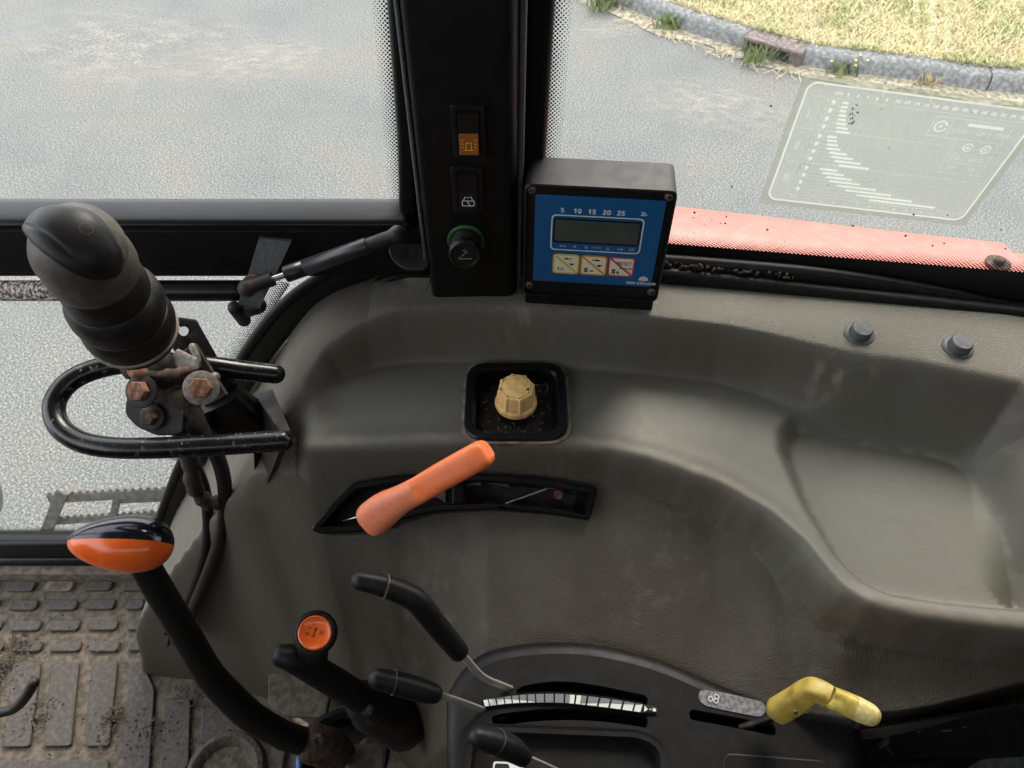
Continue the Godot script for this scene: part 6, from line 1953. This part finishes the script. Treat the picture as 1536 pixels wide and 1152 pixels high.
# ---------------------------------------------------------------- joystick and its bracket
func build_joystick() -> void:
	var js := thing("loader_joystick", "black joystick with beaked head and folded rubber boot", "joystick")
	var hd := Vector3(-0.2408, 0.726, -0.3269)
	var bt := Vector3(-0.2503, 0.6327, -0.3479)
	var ax := (hd - bt).normalized()
	var face := Vector3(0, .766, .643)
	var hb := Basis(Vector3.RIGHT, Vector3(0, .643, -.766), face)
	# boot
	var L := hd.distance_to(bt)
	var bx := frame(bt, ax)
	var prof := [Vector2(0.0134, -.004), Vector2(0.0223, -.001), Vector2(0.0257, .003), Vector2(0.0262, .007), Vector2(0.0249, .010), Vector2(0.0246, .0105), Vector2(0.0277, .014), Vector2(0.0292, .020), Vector2(0.0286, .026), Vector2(0.0270, .0300), Vector2(0.0260, .0305), Vector2(0.0281, .035), Vector2(0.0290, .041), Vector2(0.0283, .048), Vector2(0.0257, .0535), Vector2(0.0246, .0545), Vector2(0.0250, .059), Vector2(0.0246, .066), Vector2(0.0233, .072), Vector2(0.0223, .0725), Vector2(0.0220, .080)]
	var boot := mb()
	lathe(boot, bx, prof, 48)
	obj("boot", boot, mats.rubber_dusty, js)
	obj("boot_clip", turned([Vector2(.0265, .0092), Vector2(.0285, .0096), Vector2(.0290, .0118), Vector2(.0276, .0125)], bx, 48), mats.sill_brown, js)
	# head: taupe body under a black beaked cap
	var rad := func(d: Vector3) -> float:
		return .0248 * (1.0 + .02 * maxf(0, d.z) + .04 * maxf(0, -d.y) + .10 * pow(maxf(0, d.dot(Vector3(-.25, .92, -.3).normalized())), 3.0))
	var head := mb()
	var cap := mb()
	var N := 72
	var M := 48
	for s in [head, cap]: s.set_smooth_group(1)
	var dirs := func(i: int, j: int) -> Vector3:
		var th := PI * i / M
		var ph := TAU * j / N
		return Vector3(cos(th), sin(th) * cos(ph), sin(th) * sin(ph))
	for i in M:
		for j in N:
			var dd := [dirs.call(i, j), dirs.call(i + 1, j), dirs.call(i + 1, j + 1), dirs.call(i, j + 1)]
			var c: Vector3 = (dd[0] + dd[1] + dd[2] + dd[3]) / 4.0
			var q := []
			for v in dd: q.append(v * rad.call(v))
			quad(head, q[0], q[1], q[2], q[3], c)
			pass
	# the cap is bounded by a lower and an upper edge that meet in the beak and behind
	var lowc := smooth_path([Vector2(-1.04, .52), Vector2(-.62, .16), Vector2(-.16, -.24), Vector2(.34, -.62), Vector2(.70, -.66)], 8)
	var uppc := smooth_path([Vector2(-1.04, .52), Vector2(-.76, .69), Vector2(-.50, .75), Vector2(.02, .79), Vector2(.50, .72), Vector2(.80, .46), Vector2(.97, .10), Vector2(.98, -.20), Vector2(.88, -.48), Vector2(.70, -.66)], 8)
	var R := .0254
	var capp := func(fs: float, t: float, inner: bool) -> Vector3:
		var fa := fs * (lowc.size() - 1)
		var ia := mini(int(fa), lowc.size() - 2)
		var fb := fs * (uppc.size() - 1)
		var ib := mini(int(fb), uppc.size() - 2)
		var l: Vector2 = (lowc[ia] as Vector2).lerp(lowc[ia + 1], fa - ia)
		var u: Vector2 = (uppc[ib] as Vector2).lerp(uppc[ib + 1], fb - ib)
		var p := l.lerp(u, t)
		var q := p if p.length() < .985 else p.normalized() * .985
		var d := Vector3(q.x, q.y, sqrt(maxf(0.0, 1.0 - q.length_squared())))
		var edge := clampf(minf(t, 1.0 - t) * 6.0, 0.0, 1.0)
		edge = sqrt(1.0 - (1.0 - edge) * (1.0 - edge))
		var lift := .0006 + .0032 * edge * clampf(fs * 5.0, .3, 1.0) * clampf((1.0 - fs) * 8.0, .2, 1.0)
		lift -= .0008 * exp(-pow((t - .30) / .03, 2.0)) * smoothstep(.15, .3, fs)
		lift -= .0006 * exp(-pow((fs - .24) / .012, 2.0))
		if inner: lift = -.003
		return d * (R + lift) + (Vector3(p.x - q.x, p.y - q.y, 0) * R)
	var NS := 56
	var NT := 30
	for i in NS:
		for j in NT:
			var p0: Vector3 = capp.call(float(i) / NS, float(j) / NT, false)
			var p1: Vector3 = capp.call(float(i + 1) / NS, float(j) / NT, false)
			var p2: Vector3 = capp.call(float(i + 1) / NS, float(j + 1) / NT, false)
			var p3: Vector3 = capp.call(float(i) / NS, float(j + 1) / NT, false)
			quad(cap, p0, p1, p2, p3, p0 + p2)
		for t in [0.0, 1.0]:
			var mid3: Vector3 = capp.call(float(i) / NS, .5, false)
			var e0: Vector3 = capp.call(float(i) / NS, t, false)
			quad(cap, e0, capp.call(float(i + 1) / NS, t, false), capp.call(float(i + 1) / NS, t, true), capp.call(float(i) / NS, t, true), e0 - mid3)
	obj("head", head, mats.taupe, js, Transform3D(hb, hd))
	obj("head_cap", cap, mats.cap_black, js, Transform3D(hb, hd))
	obj("head_collar", turned([Vector2(.0246, .074), Vector2(.0258, .080), Vector2(.0256, .088), Vector2(.0246, .094)], bx, 40), mats.taupe, js)
	var hp := Vector3(.56, .27, .78).normalized()
	obj("thumb_hole", turned([Vector2(.0036, -.001), Vector2(.0034, .0003), Vector2(.0024, .0003), Vector2(0, .0002)], frame(hd + hb * (hp * .0287), hb * hp), 20), mats.sill_brown, js)
	# rusty valve block under the boot
	var vb := thing("joystick_bracket", "rusty bracket, bolts and black tube hoop that carry the joystick", "bracket")
	# dark main plate
	var mp := mb()
	var ma := [Vector3(-0.2554, 0.5916, -0.4078), Vector3(-0.2414, 0.5881, -0.4084), Vector3(-0.2071, 0.5226, -0.3645), Vector3(-0.2326, 0.5151, -0.3556), Vector3(-0.2573, 0.5815, -0.388)]
	var off := Vector3(-.004, -.004, -.006)
	for o in [Vector3.ZERO, off]:
		tri(mp, ma[0] + o, ma[1] + o, ma[2] + o, face)
		tri(mp, ma[0] + o, ma[2] + o, ma[3] + o, face)
		tri(mp, ma[0] + o, ma[3] + o, ma[4] + o, face)
	for i in 5: quad(mp, ma[i], ma[(i + 1) % 5], ma[(i + 1) % 5] + off, ma[i] + off, (ma[i] + ma[(i + 1) % 5]) * .5 - (ma[0] + ma[2]) * .5)
	obj("main_plate", mp, mats.rusty_dark, vb)
	for q in [Vector3(-0.2549, 0.5889, -0.3991), Vector3(-0.2488, 0.5879, -0.398)]:
		obj("plate_hole", turned([Vector2(.0036, 0), Vector2(.0036, .0008), Vector2(0, .0008)], Transform3D(), 14), mats.white_print, vb, frame(q, face))
	var arm := mb()
	sweep(arm, [Vector3(-0.2329, 0.54, -0.3696), Vector3(-0.2231, 0.5199, -0.3706), Vector3(-0.2035, 0.4949, -0.3704)], [Vector2(.010, .022), Vector2(.011, .022), Vector2(.012, .022)], 16, Vector3.UP, false, false, 5.0)
	obj("arm", arm, mats.black_paint, vb)
	# clamp block
	var bl := mb()
	sweep(bl, [Vector3(-0.2813, 0.5864, -0.3597), Vector3(-0.2633, 0.5833, -0.356), Vector3(-0.2452, 0.5803, -0.3586), Vector3(-0.2319, 0.5787, -0.3691)], [Vector2(.004, .0075), Vector2(.004, .0085), Vector2(.004, .009), Vector2(.004, .008)], 12, ax, false, false, 5.0)
	obj("upper_strap", bl, mats.rusty, vb)
	var b2 := mb()
	rbox(b2, Transform3D(Basis(Vector3(.95, -.05, .2).normalized(), ax, Vector3.ZERO).orthonormalized() if false else hb * Basis(Vector3.BACK, -.25), Vector3(-0.2581, 0.5636, -0.3558)), Vector3(.050, .030, .022), .005)
	obj("clamp_block", b2, mats.rusty, vb)
	var b3 := mb()
	prism(b3, Transform3D(hb * Basis(Vector3.BACK, -.16), Vector3(-0.2618, 0.5589, -0.3393)), round_poly([Vector2(-.023, .010), Vector2(-.012, .016), Vector2(-.002, .010), Vector2(.010, .014), Vector2(.021, .006), Vector2(.022, -.010), Vector2(.004, -.014), Vector2(-.012, -.010), Vector2(-.022, -.002)], .004), .004, .001)
	obj("lower_strap", b3, mats.rusty_dark, vb)
	obj("boss", tube([Vector3(-0.2579, 0.5869, -0.3664), Vector3(-0.2564, 0.5785, -0.3627)], .0115, 18, true, 1), mats.rusty_dark, vb)
	obj("spout", tube([Vector3(-0.2508, 0.5634, -0.3508), Vector3(-0.243, 0.541, -0.3429)], .0095, 18, false, 1), mats.rusty_dark, vb)
	for q in [[Vector3(-0.2657, 0.583, -0.3431), .0078, "rust_orange", -.15], [Vector3(-0.2256, 0.5791, -0.3494), .0082, "rust_orange", .25], [Vector3(-0.2628, 0.563, -0.3349), .0062, "rusty", -.15]]:
		var nrm := face + Vector3(q[3], 0, 0)
		obj("washer", turned([Vector2(q[1] * 1.55, -.001), Vector2(q[1] * 1.55, .0008), Vector2(q[1] * 1.4, .0014), Vector2(0, .0014)], Transform3D(), 24), mats.old_steel if q[3] > 0.0 else mats.rusty_dark, vb, frame(q[0], nrm))
		obj("bolt", turned([Vector2(q[1], .001), Vector2(q[1], .0055), Vector2(q[1] * .86, .0068), Vector2(0, .007)], Transform3D(), 6), mats[q[2]], vb, frame(q[0], nrm))
	obj("bushing", tube([Vector3(-0.2754, 0.5904, -0.3613), Vector3(-0.2686, 0.5913, -0.353)], .0055, 14, true, 1), mats.rust_orange, vb)
	obj("pin", tube([Vector3(-0.2234, 0.5696, -0.3677), Vector3(-0.2372, 0.5665, -0.3483)], .0042, 12, true, 1), mats.old_steel, vb)
	obj("hose_stub", tube([Vector3(-0.244, 0.5678, -0.3499), Vector3(-0.239, 0.5505, -0.3433), Vector3(-0.2381, 0.5337, -0.3388)], .0085, 16, true, 3), mats.loom_tape, vb)
	var sd := mb()
	rbox(sd, Transform3D(hb * Basis(Vector3.BACK, .55), Vector3(-0.2304, 0.5716, -0.37)), Vector3(.013, .046, .004), .001)
	obj("side_plate", sd, mats.rusty_dark, vb)
	var lk := mb()
	sweep(lk, [Vector3(-0.2472, 0.5897, -0.3698), Vector3(-0.2374, 0.5859, -0.3653), Vector3(-0.2311, 0.5876, -0.3658)], [Vector2(.007, .0016), Vector2(.008, .0016), Vector2(.005, .0016)], 12, face, true, true, 3.0)
	obj("link", lk, mats.old_steel, vb)
	obj("cotter", tube([Vector3(-0.2357, 0.5918, -0.3785), Vector3(-0.2318, 0.5862, -0.3703), Vector3(-0.2332, 0.5817, -0.3664)], .0028, 10, true, 3), mats.old_steel, vb)
	# hoop
	obj("hoop", tube([Vector3(-0.1879, 0.547, -0.3905), Vector3(-0.213, 0.5551, -0.3876), Vector3(-0.2402, 0.5653, -0.3842), Vector3(-0.2789, 0.5741, -0.3791), Vector3(-0.3074, 0.5772, -0.3704), Vector3(-0.3262, 0.5753, -0.3589), Vector3(-0.3345, 0.5691, -0.3437), Vector3(-0.3286, 0.5625, -0.328), Vector3(-0.3123, 0.5578, -0.3177), Vector3(-0.2887, 0.5563, -0.3129), Vector3(-0.258, 0.5552, -0.3131), Vector3(-0.2165, 0.5532, -0.3169), Vector3(-0.168, 0.5505, -0.323)], .0078, 20, true, 6), mats.chipped_paint, vb)
	# foot plate on the console
	var fp := mb()
	var fa := [Vector3(-0.2091, 0.5256, -0.3867), Vector3(-0.1997, 0.5279, -0.3863), Vector3(-0.1705, 0.5468, -0.3311), Vector3(-0.1699, 0.5446, -0.3254), Vector3(-0.2118, 0.4493, -0.3394), Vector3(-0.2187, 0.4476, -0.3404), Vector3(-0.2095, 0.5036, -0.3574)]
	for i in range(1, 6): tri(fp, fa[0], fa[i], fa[i + 1], Vector3(0, .3, 1))
	var fo := Vector3(.004, -.002, -.006)
	for i in range(1, 6): tri(fp, fa[0] + fo, fa[i] + fo, fa[i + 1] + fo, Vector3(0, -.3, -1))
	for i in 7: quad(fp, fa[i], fa[(i + 1) % 7], fa[(i + 1) % 7] + fo, fa[i] + fo, Vector3(1, 0, 0) if i < 5 else Vector3(-1, 0, 0))
	obj("foot_plate", fp, mats.rusty_dark, vb)

func build_small_things() -> void:
	# cables hanging from the joystick
	var a := smooth_path([Vector3(-0.2547, 0.5306, -0.3506), Vector3(-0.2707, 0.4682, -0.3619), Vector3(-0.2768, 0.4157, -0.3615), Vector3(-0.2885, 0.3612, -0.351), Vector3(-0.3114, 0.304, -0.3451), Vector3(-0.3491, 0.2279, -0.34), Vector3(-0.3851, 0.1607, -0.3377)], 6)
	tag(obj("control_cable", tube(a, .0052, 12, true, 1), mats.rubber), "thin black cable hanging from the joystick, nearer to the door", "cable", "")
	var b := smooth_path([Vector3(-0.2402, 0.5272, -0.3467), Vector3(-0.2453, 0.4765, -0.3563), Vector3(-0.2531, 0.4285, -0.3535), Vector3(-0.2701, 0.3746, -0.3437), Vector3(-0.296, 0.3178, -0.3382), Vector3(-0.3321, 0.247, -0.3316), Vector3(-0.3709, 0.1729, -0.3289)], 6)
	tag(obj("control_cable", tube(b, .0062, 12, true, 1), mats.rubber_dusty), "thick black cable hanging in front of the console, right of the thinner one", "cable", "")
	var c := smooth_path([Vector3(-0.2588, 0.5306, -0.3506), Vector3(-0.2677, 0.4807, -0.3534), Vector3(-0.2759, 0.4409, -0.3526), Vector3(-0.2696, 0.4206, -0.3488), Vector3(-0.2589, 0.4162, -0.3528), Vector3(-0.26, 0.378, -0.3789)], 6)
	var ls := mb()
	var rr := []
	for i in c.size(): rr.append(.0068 + .0010 * sin(i * 2.1) + .0006 * sin(i * 5.3))
	sweep(ls, c, rr, 12, Vector3.UP, true, true)
	tag(obj("wire_loom", ls, mats.loom_tape), "frayed brown taped wire loom bending into the console", "cable")
